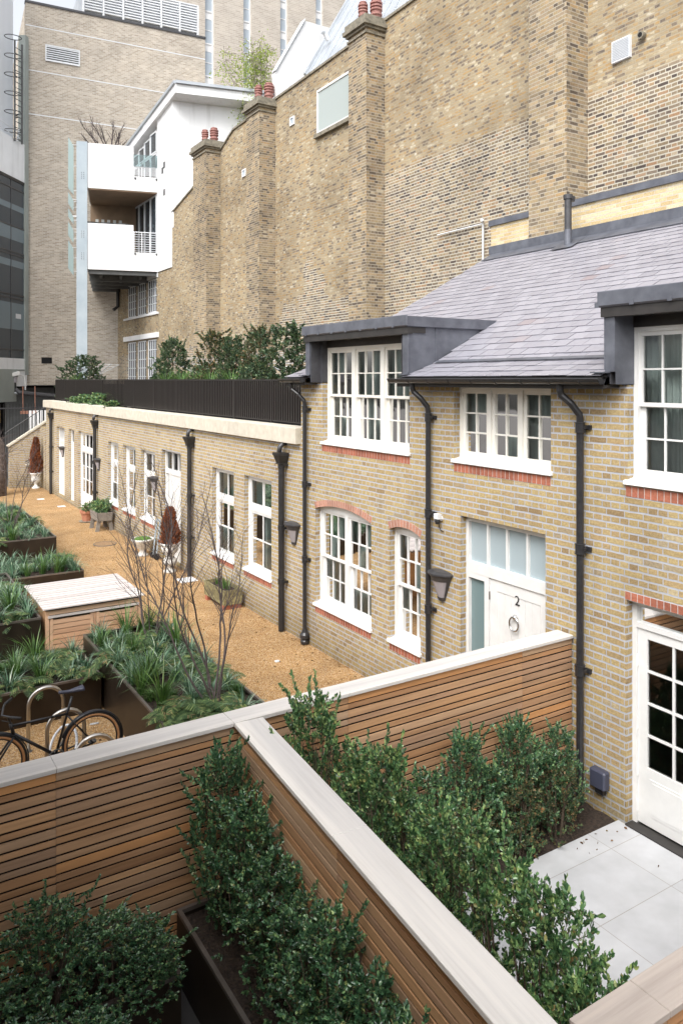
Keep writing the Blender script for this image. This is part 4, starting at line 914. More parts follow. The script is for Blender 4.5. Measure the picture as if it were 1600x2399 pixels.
# ================================================================ timber fences
def fence(name,label,axis,pos,a,b,face,joints,capm,boardm,top=1.83,rot=None,loc=None,capw=.23,zb=.05,ends=(0,0)):
    """axis 0: runs along X at y=pos (face -1 => boards on the near side); built in local frame if rot given"""
    t=thing(name,label,'fence',loc or ((a+b)/2 if axis==0 else pos,pos if axis==0 else (a+b)/2,0),rot or 0)
    w=rot is None
    def bx(mb,u0,u1,v0,v1,z0,z1):
        mb.box(u0,u1,v0,v1,z0,z1) if axis==0 else mb.box(v0,v1,u0,u1,z0,z1)
    def P(n,k,m,bev=0): return part(n,k,m,t,world=w,bevel=bev)
    J=[a]+[j for j in joints if a<j<b]+[b]
    v=.0 if not w else pos
    for s_ in (-1,1):
        k=MB(); vb=v+s_*.085
        for i in range(len(J)-1):
            u0,u1=J[i]+.0015,J[i+1]-.0015
            bx(k,u0,u1,vb-.006,vb+.006,top-.10,top-.036)
            z=top-.113; n=0
            while z>zb+.05:
                h=(.040,.061)[n%2]; h*=rnd(.98,1.02); bx(k,u0,u1,vb-.006+rnd(-.001,.001),vb+.006+rnd(-.001,.001),z-h,z); z-=h+.0185; n+=1
        P('slat_panel',k,boardm,.0)
    k=MB()
    for j in J+[ (J[i]+J[i+1])/2 for i in range(len(J)-1)]:
        jj=min(max(j,a+.045),b-.045); bx(k,jj-.04,jj+.04,v-.06,v+.06,0,top-.04)
    P('post',k,M['darkwood'])
    k=MB(); bx(k,a+.01,b-.01,v-.004,v+.004,zb,top-.05); P('gap_shade_sheet',k,M['black'])  # black sheet between the slat faces, stands in for shade in the gaps
    for i in range(len(J)-1):
        k=MB(); bx(k,J[i]+.001+(ends[0] if i==0 else 0),J[i+1]-.001-(ends[1] if i==len(J)-2 else 0),v-capw/2,v+capw/2,top-.034,top); P('cap',k,capm,.003)
    return t
fence('timber_fence','long slatted cedar fence with silvered cap behind the dark hedge, left of the fence corner',0,5.94,-.6,2.62,-1,[.0,1.22],M['capX'],M['cedX'])
fence('timber_fence','slatted cedar fence running from the fence corner to the brick house wall',0,5.94,2.62,6.69,1,[3.75,5.93],M['capX'],M['cedX'],ends=(0,0))
an=math.atan2(2.349-5.825,2.595-2.866)   # slightly skewed fence
# runs from the corner towards the camera; local x along it
fence('timber_fence','slatted cedar fence with wide silvered cap coming forward between the two gardens',0,0,0.015,4.6,1,[1.78,3.62],M['capX'],M['cedX'],rot=an,loc=(2.745,5.825,0),capw=.25)
fence('timber_fence','low weathered cap of the cedar fence in the bottom right corner',0,2.235,2.66,6.6,1,[3.075,5.0],M['capC'],M['cedX'],capw=.215)

# ================================================================ wall lamps
def lampproto():
    t=thing('wall_lamp','dark tapered wall lantern between the narrow arched window and the white door numbered 2','lamp',(FX,8.1,1.665),0,'tapered wall lanterns on the brick fronts')
    n=14; H_=.36; R0,R1=.20,.055; W_=.0
    def ring(r,z,d): return [(-d*math.sin(math.pi*i/n),r*math.cos(math.pi*i/n),z) for i in range(n+1)]
    k=MB(); t1=ring(.225,H_,.19); k.prism(t1,(0,0,.02)); k.add(ring(.225,H_+.02,.19)+ring(.15,H_+.045,.12)+[(0,0,H_+.055)],[(i,i+1,n+2+i,n+1+i) for i in range(n)]+[(n+1+i,n+2+i,2*n+2) for i in range(n)]); part('hood',k,M['lampgrey'],t,world=False)
    k=MB(); a=ring(.205,H_,.17); b=ring(.168,H_-.085,.14); c=ring(.060,.0,.055)
    k.add(a+b,[(i,i+1,n+2+i,n+1+i) for i in range(n)])
    k.add(b+c,[(i,i+1,n+2+i,n+1+i) for i in range(n) if i<2 or i>=n-2])
    k.add(ring(.0775,.045,.069)+c,[(i,i+1,n+2+i,n+1+i) for i in range(2,n-2)]); k.prism(c,(0,0,.02)); part('lamp_frame',k,M['lampgrey'],t,world=False)
    k=MB(); b=ring(.165,H_-.085,.134); c=ring(.072,.045,.060); k.add(b+c,[(i,i+1,n+2+i,n+1+i) for i in range(1,n-1)]); part('lens',k,M['lens'],t,world=False)
    return t
lp=lampproto()
for y,lb in ((12.27,'dark tapered wall lantern between the fat downpipe and the thin one at the house corner'),(20.0,'dark tapered wall lantern beside the door behind the bare tree'),(25.66,'dark tapered wall lantern right beside the downpipe next to the wide glazed doors'),(30.87,'dark tapered wall lantern in front of the farthest white door')): dup(lp,(FX,y,1.665),0,lb)
t=thing('motion_sensor','small grey motion sensor with a dangling cable beside the white door','sensor',(FX,8.12,2.77)); k=MB(); k.tube([(0,0,0),(-.06,0,0)],.035,10); k.box(-.10,-.04,-.045,.045,.0,.07); part('housing',k,M['louvre'],t,world=False); k=MB(); k.lathe([(.03,-.07),(.04,-.03),(.035,0)],(-.07,0,0),10); k.tube([(-.02,.0,-.03),(-.03,.02,-.1),(-.02,-.01,-.16),(-.01,-.05,-.17)],.006,6); part('sensor_head',k,M['blackmetal'],t,world=False)
t=thing('socket_box','dark blue grey outdoor socket box low on the brick wall by the garden doors','socket',(FX,5.45,.36)); k=MB(); k.box(-.10,0,-.10,.10,-.04,.16); part('cover',k,M['boxblue'],t,world=False,bevel=.018); k=MB(); k.box(-.06,0,-.05,.05,-.10,-.04); part('cable_entry',k,M['blackmetal'],t,world=False)
t=thing('wall_tap','small metal tap stub on the brick wall left of the white door','tap',(FX,8.0,.80)); k=MB(); k.tube([(0,0,0),(-.05,0,0)],.014,8); k.box(-.05,-.03,-.012,.012,-.06,.02); part('spout',k,M['rim'],t,world=False)

# ================================================================ planters on the gravel
def planter(x0,x1,y0,y1,h,label,name='metal_planter'):
    t=thing(name,label,'planter',((x0+x1)/2,(y0+y1)/2,0)); w=.012
    k=MB(); k.box(x0,x1,y0,y0+w,0,h-.03); k.box(x0,x1,y1-w,y1,0,h-.03); k.box(x0,x0+w,y0+w,y1-w,0,h-.03); k.box(x1-w,x1,y0+w,y1-w,0,h-.03); part('side_panels',k,M['bronze'],t)
    k=MB(); r=.03; k.box(x0-.002,x1+.002,y0-.002,y0+r,h-.03,h); k.box(x0-.002,x1+.002,y1-r,y1+.002,h-.03,h); k.box(x0-.002,x0+r,y0+r,y1-r,h-.03,h); k.box(x1-r,x1+.002,y0+r,y1-r,h-.03,h); part('rim',k,M['rim'],t)
    k=MB(); soilpatch(k,x0+w,x1-w,y0+w,y1-w,h-.07,.03); part('soil',k,M['soil'],t); return t
PL={'long':(2.94,4.2,8.3,12.17,.72,'long dark bronze planter nearest the slatted fence, holding the two bare trees'),
 'front':(-.6,2.90,10.97,12.3,.5,'low dark bronze planter right behind the parked bicycle'),
 'second':(-.9,2.38,12.45,15.7,1.0,'tall dark bronze planter left of the slatted store cupboard'),
 'third':(.6,4.17,17.2,18.8,.5,'low dark bronze planter just behind the slatted store cupboard'),
 'fourth':(-.4,4.18,20.0,25.5,.75,'dark bronze planter farthest along the gravel lane')}
for k_,v in PL.items(): planter(*v)
planter(2.09,2.62,1.8,5.72,.55,'dark metal garden planter against the forward running fence')
planter(-.6,1.95,5.25,5.78,.42,'dark metal garden planter under the left fence, mostly hidden by hedge')

# ---------------------------------------------------------------- plants
def blades(nb,L,w,spread,seg=4,droop=1.):
    V=[];F=[]
    for i in range(nb):
        a=rnd(0,2*math.pi); r0=abs(random.gauss(0,.035)); l=L*rnd(.6,1.1); lean=rnd(.25,1.)*spread; ww=w*rnd(.7,1.2)
        p=Vector((r0*math.cos(a),r0*math.sin(a),0)); ang=R(90)-lean*.5; dirx=Vector((math.cos(a),math.sin(a),0)); sd_=Vector((-math.sin(a),math.cos(a),0))
        o=len(V)
        for s_ in range(seg+1):
            f=s_/seg; wd=ww*(1-f**2.2)+.0006; V+= [tuple(p-sd_*wd/2),tuple(p+sd_*wd/2)]
            p=p+(dirx*math.cos(ang)+Vector((0,0,1))*math.sin(ang))*(l/seg); ang-=lean*droop*(1.1/seg)*2
        for s_ in range(seg): F.append((o+2*s_,o+2*s_+1,o+2*s_+3,o+2*s_+2))
    return np.array(V),np.array(F)
def fernmesh(nf,L):
    V=[];F=[]
    for i in range(nf):
        a=2*math.pi*i/nf+rnd(-.3,.3); l=L*rnd(.7,1.1); ang=rnd(.5,1.15); p=Vector((0,0,0)); dx=Vector((math.cos(a),math.sin(a),0)); sd_=Vector((-math.sin(a),math.cos(a),0)); n=13
        for s_ in range(n):
            f=s_/n; st=dx*math.cos(ang)+Vector((0,0,1))*math.sin(ang); q=p+st*(l/n); wl_=.095*l/.4*math.sin(math.pi*(f*.86+.12))**.8
            for sg in (-1,1):
                o=len(V); tip=q+sd_*sg*wl_+st*wl_*.35-Vector((0,0,wl_*.25)); V+= [tuple(p),tuple(p+st*(l/n)*.85),tuple(tip+st*.006),tuple(tip-st*.006)]; F.append((o,o+1,o+2,o+3))
            p=q; ang-=.125*rnd(.7,1.3)
    return np.array(V),np.array(F)
def protoplant(name,VF,m): return npmesh(name,VF[0],VF[1],m)
PR={'lir':[protoplant('grassy_tuft',blades(64,rnd(.30,.40),.015,1.15),M['liriope']) for i in range(4)],
    'car':[protoplant('upright_grass',blades(55,rnd(.48,.70),.014,.75,5),M['carex']) for i in range(3)],
    'fern':[protoplant('fern',fernmesh(15,rnd(.34,.46)),M['fern']) for i in range(4)],
    'hea':[protoplant('leafy_mound',blades(230,.13,.008,1.0,2),M['carex']) for i in range(1)]}
KN={'lir':('grassy_tuft','blue green arching grassy tuft','grass tuft'),'car':('upright_grass','bright green upright grass clump','grass clump'),'fern':('fern','dull green feathery fern','fern'),'hea':('leafy_mound','small bright green mound plant','plant')}
PLN={'long':'in the long planter with the bare trees','front':'in the low planter behind the bicycle','second':'in the tall planter left of the store cupboard','third':'in the low planter behind the store cupboard','fourth':'in the farthest planter'}
def scatter(key,sp,mixw,seed,extra=0):
    rs=random.Random(seed); x0,x1,y0,y1,h,_=PL[key]; x0=max(x0,-.1 if key!='fourth' else .8); pts=[]; tries=0
    while tries<2500:
        tries+=1; x=rs.uniform(x0+.10,x1-.10); y=rs.uniform(y0+.10,y1-.10)
        if all((x-a)**2+(y-b)**2>sp*sp for a,b in pts):
            pts.append((x,y))
    for x,y in pts:
        f=mnoise.noise(Vector((x*.9,y*.9,seed))); r_=rs.random()+f*.55
        kd='fern' if r_<mixw[0] else 'lir' if r_<mixw[1] else 'car' if r_<mixw[2] else 'hea'
        nm,lb,ct=KN[kd]; me=rs.choice(PR[kd]); o=bpy.data.objects.new(nm,me); C.objects.link(o); o.location=(x,y,h-.06); s_=rs.uniform(.8,1.2); o.scale=(s_,s_,s_*rs.uniform(.85,1.2)); o.rotation_euler=(0,0,rs.uniform(0,6.28))
        o['label']=lb+' '+PLN[key]; o['category']=ct; o['group']=ct+' plants '+PLN[key]
scatter('long',.225,(.26,.84,.97),3); scatter('front',.225,(.18,.80,.97),5); scatter('second',.24,(.18,.84,.97),8); scatter('third',.25,(.18,.85,.98),11); scatter('fourth',.31,(.25,.93,.99),13)

def branching(stems,seed,m,name,label,loc,cat='tree',r0=.0155,levels=3,group=None,twig=1.,crown_name='branches'):
    """bare multi stem tree. stems: list of (lean dir x, y, length)"""
    rs=random.Random(seed); t=thing(name,label,cat,loc,0,group); tr=MB(); br=MB()
    def grow(mb,p,d,L,r,lv,n=6):
        pts=[p]; rad=[r]; k=max(3,int(L/.13)); q=p.copy(); dd=d.copy(); out=[]
        for i in range(k):
            dd=(dd+Vector((rs.gauss(0,.085),rs.gauss(0,.085),rs.gauss(0,.04)+.02))).normalized(); q=q+dd*(L/k); pts.append(q.copy()); rad.append(max(r*(1-(i+1)/k*.72),.0016)); out.append((q.copy(),dd.copy(),rad[-1],(i+1)/k))
        mb.tube(pts,rad,n); return out
    def sub(out,L,lv):
        for q,dd,r,f in out:
            if f<(.25 if lv else .38): continue
            for _ in range(2 if lv==0 else 1):
                if rs.random()<(.74 if lv==0 else .62 if lv==1 else .4)*twig:
                    a=rs.uniform(0,6.28); sdv=Vector((math.cos(a),math.sin(a),rs.uniform(-.1,.5))); d2=(dd*.95+sdv*.62).normalized(); l2=L*rs.uniform(.25,.5)*(1.25-f)
                    if l2<.06: continue
                    o2=grow(br,q,d2,l2,r*.55,lv+1,4 if lv else 5)
                    if lv+1<levels: sub(o2,l2,lv+1)
    for sx,sy,L in stems:
        d=Vector((sx,sy,1)).normalized(); o=grow(tr,Vector((rs.uniform(-.05,.05),rs.uniform(-.05,.05),-.1)),d,L,r0*rs.uniform(.7,1.1),0,7); sub(o,L,0)
    part('trunk',tr,m,t,world=False,smooth=True); part(crown_name,br,m,t,world=False); return t
branching([(-.28,.12,2.8),(-.10,-.05,2.9),(.04,.1,3.0),(.20,-.12,2.7),(.36,.1,2.6),(-.02,.2,2.6)],4,M['bark'],'bare_tree','bare many stemmed young tree in the long planter, the one beside the store cupboard',(3.72,11.3,.68),group='bare multi stem trees')
branching([(-.42,.20,2.7),(-.22,.05,2.9),(-.08,.3,2.8),(.10,.05,2.8),(.30,.12,2.6),(-.3,-.1,2.4),(.12,-.2,2.3)],21,M['bark'],'bare_tree','bare many stemmed young tree nearest the fences, in the near half of the long planter',(3.68,8.75,.68),group='bare multi stem trees')
branching([(-.2,.1,2.6),(.05,.1,2.8),(.22,-.1,2.5),(.30,.2,2.3),(-.35,.0,2.3)],9,M['bark'],'bare_tree','bare many stemmed young tree in the farthest planter at the left edge',(3.45,22.0,.7),group='bare multi stem trees')
branching([(-.1,.1,2.4),(.15,.1,2.5),(.25,-.1,2.2),(-.3,.1,2.3)],31,M['bark'],'bare_tree','thin bare tree at the far back of the farthest planter',(3.0,24.6,.7),group='bare multi stem trees')
t=thing('old_tree','thick rough dark tree trunk with bare twigs at the far left edge','tree',(4.75,33.4,0)); k=MB(); k.tube([(0,0,-.1),(.02,0,1.2),(-.02,.05,2.0),(-.12,.05,2.5)],[.32,.27,.26,.12],14); part('trunk',k,M['trunk'],t,world=False,smooth=True)
b_=MB(); rs=random.Random(5)
for i in range(26):
    a=rs.uniform(0,6.28); z=rs.uniform(.9,2.4); p=Vector((.2*math.cos(a),.2*math.sin(a),z)); pts=[p.copy()]; d=Vector((math.cos(a),math.sin(a),rs.uniform(.1,1.2))).normalized()
    for j in range(6): d=(d+Vector((rs.gauss(0,.2),rs.gauss(0,.2),rs.gauss(0,.15)))).normalized(); p=p+d*.16; pts.append(p.copy())
    b_.tube(pts,[.014*(1-j/7.5) for j in range(7)],4)
part('twigs',b_,M['bark'],t,world=False)

def shrubmesh(w,d,h,nt,leafL,m,seed,per=15,taper=.12,lumpy=.38,low=.06,nm='foliage'):
    rs=np.random.RandomState(seed); P=[];D=[];twigs=[]
    for i in range(nt):
        z=rs.uniform(low,1)**.85; a=rs.uniform(0,2*math.pi); rr=rs.uniform(.15,1.)**.5
        env=(1-taper*z)*(math.sqrt(max(.02,1-((z-.62)/.40)**2)) if z>.62 else 1.)*(1+lumpy*mnoise.noise(Vector((math.cos(a)*1.4,math.sin(a)*1.4,z*3.2+seed))))
        p=np.array([w*.5*env*rr*math.cos(a),d*.5*env*rr*math.sin(a),z*h*(1+.10*mnoise.noise(Vector((math.cos(a)*2,math.sin(a)*2,seed*1.7))))])
        ax=np.array([math.cos(a)*rr*.6,math.sin(a)*rr*.6,.75])+rs.normal(0,.35,3); ax/=np.linalg.norm(ax); tl=rs.uniform(.05,.14)
        if rs.rand()<.10 and z>.5: tl*=2.4
        twigs.append((p,ax,tl)); n=int(per*tl/.09)+3
        for j in range(n):
            f=j/n; q=p+ax*tl*f; b=rs.normal(0,1,3); b-=ax*np.dot(b,ax); b/=np.linalg.norm(b)+1e-9
            P.append(q); D.append(b*(1-.55*f)+ax*(.35+.6*f))
    P=np.array(P); D=np.array(D); n=len(P); L=leafL*rs.uniform(.55,1.3,n); np.random.seed(seed)
    fm=leafmesh(nm,P,D,L,L*.58,m)
    k=MB(); r2=random.Random(seed)
    for p,ax,tl in twigs[::3]:
        k.tube([tuple(p-ax*tl*1.2),tuple(p+ax*tl*.8)],.0022,3)
    for i in range(9):
        a=r2.uniform(0,6.28); k.tube([(.04*math.cos(a),.04*math.sin(a),-.1),(w*.22*math.cos(a),d*.22*math.sin(a),h*.5),(w*.36*math.cos(a),d*.36*math.sin(a),h*.88)],[.011,.008,.003],5)
    return fm,k.mesh('stems',M['stem'])
def shrub(name,label,loc,meshes,rz=0,sc=(1,1,1),group=None,cat='shrub'):
    t=thing(name,label,cat,loc,rz,group); t.scale=sc
    for me,nm in zip(meshes,('foliage','stems')):
        o=bpy.data.objects.new(nm,me); C.objects.link(o); o.parent=t
    return t
HV=[shrubmesh(.62,.62,1.25,nt_,.030,M['holly'],s_,per=17,lumpy=.75) for s_,nt_ in ((1,380),(2,320),(3,350),(4,300),(5,360))]
HL=[shrubmesh(.60,.60,1.6,nt_,.031,M['holly2'],s_,per=17,lumpy=.8) for s_,nt_ in ((11,370),(12,320),(13,350))]
HO=[shrubmesh(.74,.60,1.35,190,.032,M['holly2'],s_,lumpy=.5,low=.25) for s_ in (15,16)]
def row(pts,meshes,lab,grp):
    for i,(x,y,z,h,w) in enumerate(pts):
        me=meshes[i%len(meshes)]; base=1.25 if meshes is HV else 1.6 if meshes is HL else 1.35
        shrub('hedge_shrub',lab[i],(x,y,z),me,rnd(0,6.28),(w,w,h/base),grp)
A=[(.15,5.4,.35,.72,.9),(.62,5.35,.35,.48,1.05),(1.08,5.42,.35,.74,.85),(1.5,5.38,.35,.50,.9),(1.72,5.3,.3,.48,.75),(-.25,5.3,.35,.6,1.0),(.30,4.95,.1,.62,1.0),(.85,4.9,.1,.6,1.0),(1.25,4.95,.1,.48,.8)]
row(A,HV,['dark glossy hedge shrub under the left fence, %s'%s_ for s_ in ('second from the left edge','third from the left edge','with the dark gap to its right rear','near the middle of the row','rightmost and smallest, beside the dark gap','at the very left edge','front row at the left','front row in the middle','front row at the right')],'hedge under the left fence')
Bp=[(2.36,5.45,.5,1.25,.74),(2.42,5.06,.5,1.02,.85),(2.40,4.66,.5,.86,.90),(2.38,4.24,.5,.78,.85),(2.32,3.80,.5,1.0,.88),(2.28,3.38,.5,.92,.95),(2.22,2.95,.5,.98,.9),(2.16,2.55,.5,.9,.95)]
row(Bp,HV,['glossy hedge shrub left of the forward running fence, %s'%s_ for s_ in ('tallest one in the fence corner','second out from the fence corner','third out from the fence corner','fourth out from the fence corner, rounded','fifth out, its top against the slats','sixth out, near the bottom edge','seventh out, at the bottom edge','last one, cut by the bottom edge')],'hedge in the narrow metal planter')
Cp=[(3.12,5.42,0,2.0,.9),(3.40,5.08,0,1.66,.92),(3.30,4.66,0,1.84,.9),(3.46,4.28,0,1.50,1.0),(3.36,3.90,0,1.74,.92)]
row(Cp,HL,['light green shrub right of the forward running fence, %s'%s_ for s_ in ('tallest, rising above the fence cap','second from the fence corner','third from the fence corner','fourth from the fence corner','fifth, beside the paving')],'hedge beside the pale paving')
Co=[(3.40,3.50,.05,1.62,.95),(3.38,3.14,.05,1.60,.95),(3.22,2.80,.05,1.52,.9),(3.10,2.55,.05,1.50,.8)]
row(Co,HO,['open twiggy shrub with paving showing through, %s'%s_ for s_ in ('farthest of the four near ones','second of the four near ones','third of the four near ones','nearest, beside the weathered corner cap')],'open shrubs at the paving edge')
Dp=[(3.72,5.55,0,1.2,.85),(4.12,5.55,0,.85,.9),(4.5,5.57,0,.98,.8),(4.87,5.55,0,1.22,.78),(5.22,5.57,0,.85,.85),(5.55,5.56,0,1.18,.72),(5.9,5.57,0,.82,.8),(6.2,5.57,0,.98,.66)]
row(Dp,HV,['dark hedge shrub along the fence to the house, %s'%s_ for s_ in ('first beside the tall corner shrub','second from the corner shrub','third from the corner shrub','fourth from the corner shrub','fifth, in front of the orange slats','sixth, with a sprig standing up','seventh, second from the brick wall','last, against the brick wall and downpipe')],'hedge along the fence to the house')
RU=shrubmesh(.5,.4,.7,110,.028,M['rustleaf'],40)
for x_,y_,lb in ((4.7,5.38,'rusty brown undergrowth at the foot of the dark hedge, left patch'),(5.4,5.4,'rusty brown undergrowth at the foot of the dark hedge, middle patch'),(5.95,5.42,'rusty brown undergrowth at the foot of the dark hedge, right patch near the wall')): shrub('undergrowth',lb,(x_,y_,0),RU,rnd(0,6),(1,1,1),'rusty undergrowth')

# terrace shrubs
TS=[shrubmesh(1.15,1.0,2.1,560,.050,M['terr'],s_,per=11,lumpy=.75) for s_ in (51,52)]
TR=[shrubmesh(1.1,1.0,2.1,430,.050,M['rustleaf'],s_,per=11,lumpy=.8) for s_ in (53,)]
for i,(x_,y_,h_,me,w,lb) in enumerate(((8.2,34.0,1.95,TS[0],1.5,'spreading grey green shrub at the far end of the terrace'),(8.2,22.8,2.15,TS[1],1.1,'green shrub on the terrace directly left of the rust tinted one'),(8.2,19.3,2.2,TR[0],1.15,'rust tinted shrub in the middle of the terrace'),(8.2,18.2,2.0,TS[0],.9,'small dark green shrub touching the rust tinted one'),(8.2,16.9,2.2,TR[0],.85,'thin sparse shrub left of the big terrace shrub beside the dormer'),(8.2,15.4,2.15,TS[1],1.25,'big dark green shrub nearest the left dormer'),(8.5,21.3,1.35,TS[1],.8,'low leafy shrub between the two tall green terrace shrubs'),(7.9,16.2,1.3,TS[0],.9,'low dark shrub at the foot of the big terrace shrub'),(8.3,24.3,1.15,TS[0],.9,'low shrub at the left end of the near trough'))):
    shrub('terrace_shrub',lb,(x_,y_,3.65),me,i*1.3,(w,w,h_/2.1),'shrubs on the roof terrace')
for x_,y_,lb in ((7.75,20.9,'long leaved grassy plant spilling over the railing beside the green terrace shrub'),(7.75,17.4,'long leaved grassy plant in front of the rust tinted terrace shrub'),(7.7,22.0,'low green clump at the left end of the near trough'),(7.7,33.2,'grassy clump beside the far terrace shrub'),(7.7,18.6,'long leaved grassy plant between the rust tinted shrub and its green neighbour'),(7.75,19.9,'long leaved grassy plant left of the rust tinted terrace shrub')):
    o=bpy.data.objects.new('strappy_plant',PR['car'][0]); C.objects.link(o); o.location=(x_,y_,4.38); o.scale=(1.7,1.7,1.25); o['label']=lb; o['category']='plant'; o['group']='grassy plants on the terrace'
IV=shrubmesh(1.0,.5,.5,170,.07,M['holly2'],61,per=9,taper=.1)
for x_,y_,w,lb in ((7.02,29.6,.9,'bright trailing plant in the gap of the railing, leftmost clump'),(7.04,28.2,1.0,'bright trailing plant in the gap of the railing, second clump from the left'),(7.04,26.6,.85,'bright trailing plant in the gap of the railing, third clump from the left'),(7.02,25.0,.9,'bright trailing plant in the gap of the railing, rightmost clump')): shrub('trailing_plant',lb,(x_,y_,3.70),IV,1.57+.5*math.sin(y_*9),(w*1.5,w,.62+.25*math.sin(y_*5)),'trailing plants in the railing gap',cat='plant')
# rotary clothes dryers
def airer(loc,rz,lb):
    t=thing('clothes_airer',lb,'clothes airer',loc,rz,'rotary clothes airers on the terrace'); k=MB(); k.tube([(0,0,0),(0,0,1.35)],.022,8); part('pole',k,M['zinc'],t,world=False)
    k=MB(); E=[]
    for i in range(4): a=i*math.pi/2; e_=(1.15*math.cos(a),1.15*math.sin(a),1.72); E.append(e_); k.tube([(0,0,1.2),e_],.014,6)
    part('arms',k,M['zinc'],t,world=False); k=MB()
    for s_ in (.35,.5,.65,.8,.99):
        for i in range(4): p=Vector((0,0,1.2)).lerp(Vector(E[i]),s_); q=Vector((0,0,1.2)).lerp(Vector(E[(i+1)%4]),s_); k.tube([p,q],.005,4)
    part('lines',k,M['louvre'],t,world=False)
airer((9.0,34.8,3.62),.3,'white rotary clothes airer behind the far terrace shrub'); airer((9.2,23.3,3.62),.6,'white rotary clothes airer behind the green terrace shrub left of the rust tinted one'); airer((9.3,17.6,3.62),.2,'white rotary clothes airer behind the rust tinted terrace shrub')
# shrub on the upper balcony and tree on the far roof
branching([(-1.1,.1,2.2),(-.6,.1,2.0),(-.3,.1,2.1),(.1,.0,1.9),(.35,.1,1.9),(.6,0,1.5),(1.0,.1,1.3),(-.05,.3,1.6),(-1.5,0,1.6)],77,M['bark'],'bare_shrub','bare twiggy shrub sprouting above the upper white balcony',(10.0,36.5,15.2),cat='shrub',r0=.045,levels=3,twig=1.2)
t=thing('roof_tree','thin birch with fresh yellow green leaves on a roof beyond the white gable','tree',(15.8,32.5,14)); rs=random.Random(3); k=MB(); P=[];D=[]
for i in range(7):
    q=Vector((rs.uniform(-.3,.3),rs.uniform(-.2,.2),0)); d=Vector((rs.uniform(-.2,.2),rs.uniform(-.15,.15),1)).normalized(); pts=[q.copy()]
    for j in range(18):
        d=(d+Vector((rs.gauss(0,.05),rs.gauss(0,.05),0))).normalized(); q=q+d*.33; pts.append(q.copy())
        if j>5:
            for _ in range(5):
                b=Vector((rs.gauss(0,1),rs.gauss(0,1),rs.gauss(.1,.5))).normalized(); l=rs.uniform(.3,1.0); e_=q+b*l; k.tube([q,e_],.01,3)
                for _2 in range(9): f=rs.uniform(.4,1.1); P.append(tuple(q+b*l*f+Vector((rs.gauss(0,.1),rs.gauss(0,.1),-rs.uniform(0,.35))))); D.append((rs.gauss(0,1),rs.gauss(0,1),-.8))
    k.tube(pts,[.05*(1-j/20) for j in range(19)],6)
part('trunk',k,M['paletwig'],t,world=False)
o=bpy.data.objects.new('crown',leafmesh('crown',np.array(P),np.array(D),np.full(len(P),.10),np.full(len(P),.055),M['birch'])); C.objects.link(o); o.parent=t

# ================================================================ slatted store cupboard
t=thing('store_cupboard','slatted cedar store cupboard with pale sloping slatted lid and double doors','cupboard',(3.2,13.2,0))
x0,x1,y0,y1=2.44,3.92,12.42,13.95; zf,zb_=1.08,1.10
k=MB(); n=13
for i in range(n): y=y0-.06+(y1-y0+.1)*i/n; k.box(x0-.05,x1+.05,y,y+(y1-y0+.1)/n-.028,1.12,1.142)
part('slatted_lid',k,M['storetop'],t,bevel=.002)
k=MB(); k.box(x0,x1,y0+.02,y1,1.085,1.098); part('lid_gap_shade',k,M['darkwood'],t); k=MB(); k.box(x0,x0+.02,y0+.03,y1,.04,1.085); k.box(x1-.02,x1,y0+.03,y1,.04,1.085); k.box(x0,x1,y1-.02,y1,.04,1.08); part('side_panels',k,M['cedY'],t)  # dark panel under the lid paints the shade between its slats
k=MB(); k.box(x0,x0+.05,y0,y0+.03,0,1.08); k.box(x1-.05,x1,y0,y0+.03,0,1.08); k.box(x0+.05,x1-.05,y0,y0+.03,1.02,1.08); k.box(x0+.05,x1-.05,y0,y0+.03,.0,.07); k.box((x0+x1)/2-.02,(x0+x1)/2+.02,y0,y0+.03,.07,1.0); part('front_frame',k,M['storewood'],t)
k=MB(); k.box(x0+.03,x1-.03,y0-.018,y0-.001,.975,1.01); part('pale_batten',k,M['storetop'],t)
for a_,b_ in ((x0+.06,(x0+x1)/2-.025),((x0+x1)/2+.025,x1-.06)):
    k=MB(); k.box(a_,a_+.045,y0-.004,y0+.02,.08,.96); k.box(b_-.045,b_,y0-.004,y0+.02,.08,.96); z=.09
    while z<.93: k.box(a_+.045,b_-.045,y0+.0,y0+.015,z,z+.066); z+=.078
    d_=part('door',k,M['storewood'],t); k=MB(); hx=b_-.03 if a_<3 else a_+.03; k.tube([(hx,y0-.01,.62),(hx,y0-.05,.62),(hx,y0-.05,.78),(hx,y0-.01,.78)],.008,6); part('handle',k,M['rim'],d_)

# ================================================================ cycle hoops and bicycle
def hoop(x0,y,w,h,lb):
    t=thing('cycle_hoop',lb,'cycle stand',(x0+w/2,y,0),0,'steel cycle hoops'); k=MB(); r=w/2
    pts=[(-r,0,-.05),(-r,0,h-r)]+[(-r*math.cos(a),0,h-r+r*math.sin(a)) for a in [math.pi*i/16 for i in range(1,16)]]+[(r,0,h-r),(r,0,-.05)]
    k.tube(pts,.024,12); part('tube',k,M['steelhoop'],t,world=False,smooth=True); k=MB()
    for s_ in (-r,r): k.lathe([(.05,0),(.05,.006),(.026,.008)],(s_,0,0),12)
    part('foot_plate',k,M['steelhoop'],t,world=False)
hoop(1.80,10.22,.42,.76,'steel cycle hoop closest to the dark planter behind the bicycle'); hoop(1.86,9.40,.42,.76,'middle steel cycle hoop, crossing the bicycle frame'); hoop(1.98,8.55,.42,.76,'steel cycle hoop closest to the slatted fence, only its top showing'); 
t=thing('bicycle','black bicycle with tan sidewall tyres and mudguards leaning by the steel hoops','bicycle',(1.28,9.31,0),0)
def BP(n,k,m,sm=True): return part(n,k,m,t,world=False,smooth=sm)
rw=Vector((1.08,.03,.345)); fw=Vector((0,0,.345)); R_=.335
